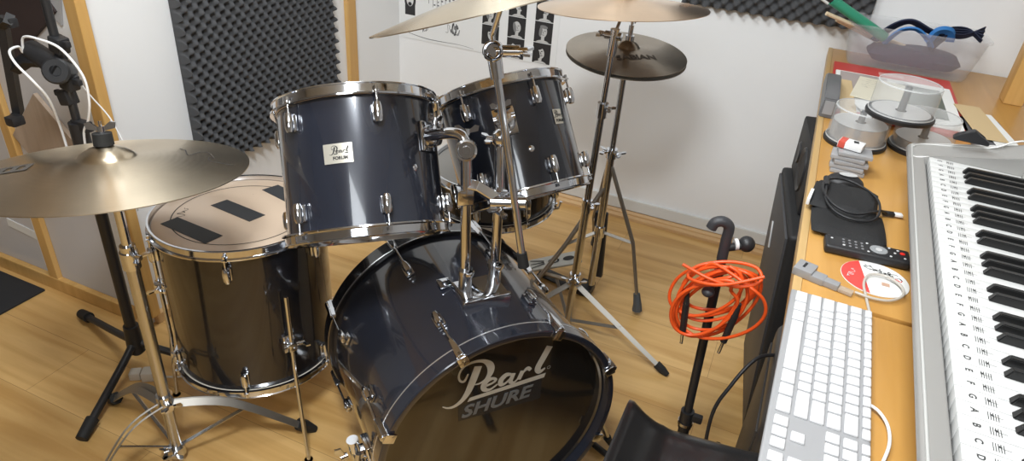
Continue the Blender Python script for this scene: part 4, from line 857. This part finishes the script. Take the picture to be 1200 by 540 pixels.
# ------------------------------------------------------------------ left microphone stand with tablet holder
ms1 = thing('microphone_stand', (-1.50, .99, 0), 'tall black tripod microphone stand behind the ride cymbal at left', 'microphone stand')
lp = lambda z: V((-1.515+.012*z, .99, z))
obj('lower_tube', cyl(B(), lp(.06), lp(.74), .0145), black, ms1); obj('upper_tube', cyl(B(), lp(.72), lp(1.10), .0095), black, ms1)
bm = B(); cyl(bm, lp(.07), lp(.16), .024, .020); obj('hub', bm, black, ms1)
bm = B(); cyl(bm, lp(.70), lp(.77), .020); box(bm, (.05, .02, .025), lp(.765)+V((.015, 0, 0)), bev=.003); obj('height_clutch', bm, black, ms1)
for zz, dx in ((.83, -.02), (.87, .02), (.91, -.018), (.955, .016)):
    bm = B(); box(bm, (.034, .03, .036), lp(zz)+V((dx*.5, 0, 0)), R=Ry(.2*(1 if dx > 0 else -1)).to_3x3(), bev=.005); box(bm, (.03, .012, .014), lp(zz)+V((dx*1.6, 0, .004)), bev=.003); obj('clamp', bm, black, ms1)
for f in (V((-1.85, 1.07, .016)), V((-1.425, .735, .016)), V((-1.25, 1.10, .016))):
    l_ = obj('leg', tube(B(), smoothpts([lp(.12), lp(.10).lerp(f, .15), f], 6), .0105), black, ms1); d = (f-lp(.1)).normalized(); obj('rubber_foot', cyl(B(), f-d*.045, f+d*.012, .0165, .015), rubber, l_)
hold = thing('tablet_holder', (-1.60, .98, .9), 'black clamp arm and bracket fixed to the microphone stand at far left', 'holder')
jn = lp(.905)
bm = B(); cyl(bm, jn+V((-.075, -.01, .026)), jn+V((.012, -.01, -.006)), .022, .026); lathe(bm, [(0, -.03), (.026, -.03), (.029, -.026), (.029, .022), (.025, .026), (.012, .026), (.010, .021), (0, .021)], 28, T(*(jn+V((.004, -.012, -.008)))) @ frame((.55, -.7, .3))); box(bm, (.03, .028, .03), jn+V((-.072, -.01, .026)), R=Ry(.3).to_3x3(), bev=.004); obj('joint', bm, black, hold)
bm = B(); tube(bm, [jn+V((-.03, -.01, .01)), V((-1.585, .97, .91)), V((-1.625, .96, .885))], .015, sq=.8); bmesh.ops.bevel(bm, geom=bm.edges[:], offset=.003, segments=1, affect='EDGES'); obj('arm', bm, black, hold)
bm = B(); tube(bm, [(-1.56, .94, 1.01), (-1.605, .95, .985), (-1.655, .955, .775), (-1.635, .92, .762)], .012, sq=.7); box(bm, (.05, .02, .02), (-1.58, .945, 1.0), bev=.004); box(bm, (.03, .03, .022), (-1.635, .93, .765), bev=.004); obj('bracket', bm, black, hold)
wc = thing('white_cable', (-1.47, .98, .9), 'thin white cable looping around the microphone stand joints', 'cable')
obj('cord', tube(B(), smoothpts([lp(.70)+V((-.028, -.022, 0)), lp(.76)+V((-.028, -.024, 0)), lp(.84)+V((.0, -.05, 0)), lp(.89)+V((.005, -.075, 0)), lp(.925)+V((-.03, -.08, 0)), lp(.945)+V((-.055, -.07, 0)), lp(.945)+V((-.07, -.04, 0)), lp(.93)+V((-.075, -.03, 0)), lp(.96)+V((-.06, -.03, .005)), lp(.97)+V((-.01, -.03, 0)), lp(.955)+V((.04, -.02, 0)), lp(.90)+V((.075, -.01, 0)), lp(.84)+V((.075, -.01, 0)), lp(.79)+V((.055, -.01, 0)), lp(.755)+V((.03, -.01, 0)), lp(.70)+V((.02, -.01, 0))], 8), .0028), white, wc)
obj('thin_cord', tube(B(), smoothpts([lp(.94)+V((-.075, .01, 0)), lp(.88)+V((-.068, .05, 0)), lp(.80)+V((-.045, .08, 0)), lp(.73)+V((-.015, .10, 0)), lp(.62)+V((.02, .10, 0)), lp(.5)+V((.03, .08, 0))], 6), .0018), white, wc)
# boards and paper on alcove wall
def diamond(name, label, cat, pts, m, th=.012):
    bm = B(); prism(bm, pts, th, T(0, YA_-.001, 0) @ M4(((1, 0, 0, 0), (0, 0, -1, 0), (0, 1, 0, 0), (0, 0, 0, 1)))); return tag(obj(name, bm, m), label, cat)
diamond('dark_board', 'dark brown square board hung cornerwise on alcove wall, top left', 'board', [(-1.908, .812), (-1.70, .965), (-1.86, 1.17), (-2.07, 1.02)], mat('dark_brown', (.035, .022, .022), .7, var=(20, .3)))
diamond('grey_board', 'light grey board strip beside the dark board at top left', 'board', [(-1.735, .955), (-1.70, .93), (-1.665, 1.05), (-1.74, 1.08)], mat('pale_grey', (.42, .42, .43), .6), .006)
wb_ = wood('worn_veneer', (.36, .27, .20), (.50, .39, .30), .6, 2, 5)
diamond('wood_board', 'tan wood-grain board hung cornerwise behind the microphone stand', 'board', [(-1.881, .717), (-1.742, .575), (-1.89, .42), (-2.032, .56)], wb_)
bm = B(); box(bm, (.14, .003, .03), (-2.16, YA_-.002, .195), R=Ry(.1).to_3x3()); tag(obj('paper_notice', bm, paper), 'white paper edge on alcove wall low at far left', 'paper')
bm = B(); box(bm, (.30, .24, .008), (-2.23, .99, .004), bev=.003); tag(obj('floor_mat', bm, mat('mat_black', (.02, .02, .022), .9)), 'black mat corner on the floor at far left', 'mat')
bm = B(); box(bm, (.05, .035, .03), (-1.455, .975, .016), R=Rz(.6).to_3x3(), bev=.004); box(bm, (.03, .03, .025), (-1.495, .955, .014), R=Rz(.6).to_3x3(), bev=.004); pl = thing('power_adapter', (-1.47, .96, 0), 'small off-white plug adapter on the floor behind the ride stand', 'adapter'); obj('body', bm, mat('old_white', (.62, .56, .48), .5), pl)
obj('cord', tube(B(), smoothpts([(-1.45, .975, .012), (-1.38, 1.02, .004), (-1.33, 1.12, .004), (-1.40, 1.2, .004)], 6), .003), MATS['old_white'], pl)
bm = tube(B(), [(-1.462, .86, .42), (-1.20, .93, .60)], .003); bm.free()
# ------------------------------------------------------------------ poster on the back wall
po = thing('poster', (-1.25, YW, .8), 'white poster of black-and-white portraits and sketches on the back wall', 'poster')
def wallM(x, z, d=.0): return T(x, YW-d, z) @ Rx(pi/2)
bm = B(); box(bm, (.74, .86, .0015), (0, 0, .0008)); obj('sheet', bm, mat('poster_white', (.80, .81, .81), .6), po, wallM(-1.275, 1.018, .001))
dk = mat('photo_black', (.025, .025, .027), .5); lt_ = mat('photo_grey', (.55, .55, .54), .5); gy = mat('photo_mid', (.22, .22, .22), .5)
def portrait(x, z, seed, w_=.078, h_=.083):
    rnd = random.Random(seed); M = wallM(x, z, .0028)
    bm = B(); box(bm, (w_, h_, .0008), (0, 0, 0)); f = obj('portrait_print', bm, dk, po, M)
    fx = rnd.uniform(-.008, .008); tilt = rnd.uniform(-.35, .35); A = T(fx, .002, .0006) @ Rz(tilt)
    bm = B(); lathe(bm, [(0, .0002), (1, 0)], 24, A @ M4.Diagonal((.0165, .023, 1, 1))); box(bm, (.014, .014, .0002), (fx, -.024, .0005)); lathe(bm, [(0, .0001), (1, 0)], 20, T(fx, -.045, .0004) @ M4.Diagonal((.030, .014, 1, 1)))
    for v in list(bm.verts):
        if v.co.y < -h_/2: v.co.y = -h_/2+.001
    obj('face', bm, lt_, f, M, sm=False)
    bm = B(); s = rnd.choice((-1, 1)); lathe(bm, [(0, .0002), (1, 0)], 20, A @ T(s*.011, .0, .0004) @ M4.Diagonal((.007, .021, 1, 1)))
    ribbon(bm, [tuple((A @ V((-.011, .005, 0)))[:2])+(.004,), tuple((A @ V((-.003, .005, 0)))[:2])+(.003,)], .0012, 0); ribbon(bm, [tuple((A @ V((.003, .005, 0)))[:2])+(.003,), tuple((A @ V((.011, .005, 0)))[:2])+(.004,)], .0012, 0)
    ribbon(bm, [tuple((A @ V((0, .003, 0)))[:2])+(.002,), tuple((A @ V((.002, -.006, 0)))[:2])+(.004,)], .0012, 0); ribbon(bm, [tuple((A @ V((-.006, -.012, 0)))[:2])+(.002,), tuple((A @ V((.006, -.012, 0)))[:2])+(.003,)], .0012, 0)
    if rnd.random() < .7: lathe(bm, [(0, .0003), (1, 0)], 20, A @ T(0, .020, .0004) @ M4.Diagonal((.017, .007, 1, 1)))
    obj('face_shading', bm, gy if seed % 2 else dk, f, M, sm=False)
sd = 0
for x in (-1.205, -1.088, -.970):
    for k in range(4 if x > -1.2 else 4):
        portrait(x, .634+.086*k+(.034 if x < -1.2 else 0), sd); sd += 1
rnd = random.Random(2)
bm = B()
for i in range(9):
    for j in range(8):
        if rnd.random() < .8: box(bm, (.010*rnd.uniform(.5, 1), .006, .0004), (-.06+.018*i, -.05+.014*j+.02*(i % 3 == 0), 0))
for i in range(8): box(bm, (.002, rnd.uniform(.06, .14), .0004), (-.07+.02*i, .0, 0))
obj('city_sketch', bm, mat('sketch_grey', (.16, .16, .17), .7), po, wallM(-1.43, .80, .0026))
bm = B(); lathe(bm, [(0, .0002), (1, 0)], 24, M4.Diagonal((.028, .05, 1, 1))); box(bm, (.05, .04, .0003), (.0, -.045, 0)); sk = obj('portrait_sketch', bm, dk, po, wallM(-1.592, .755, .0026))
bm = B(); lathe(bm, [(0, .0002), (1, 0)], 24, T(0, .0, .0006) @ M4.Diagonal((.018, .03, 1, 1))); obj('sketch_face', bm, mat('sketch_white', (.7, .7, .7), .7), sk, wallM(-1.592, .757, .003)); bm = B(); [ribbon(bm, [(a, .006, .005), (a+.009, .006, .005)], .001, 0) for a in (-.013, .004)]; lathe(bm, [(0, .0002), (1, 0)], 16, T(0, -.02, .001) @ M4.Diagonal((.009, .008, 1, 1))); obj('sketch_beard', bm, dk, sk, wallM(-1.592, .757, .0033), sm=False)
for x, z, s_, c_ in ((-1.385, .665, 31, .05), (-1.52, .645, 32, .03), (-1.37, .655, 33, .04), (-1.50, .90, 35, .08), (-1.36, .93, 36, .08), (-1.372, .675, 37, .03)): obj('pencil_sketch', scribble(s_, c_, c_, 16, .003), MATS['sketch_grey'], po, wallM(x, z, .0026), sm=False)
bm = B(); ribbon(bm, [(-1.60, .612, .002), (-1.5, .6, .003), (-1.35, .602, .0015), (-1.28, .596, .001)]); obj('sketch_line', bm, MATS['sketch_grey'], po, T(0, YW-.0026, 0) @ Rx(pi/2), sm=False)
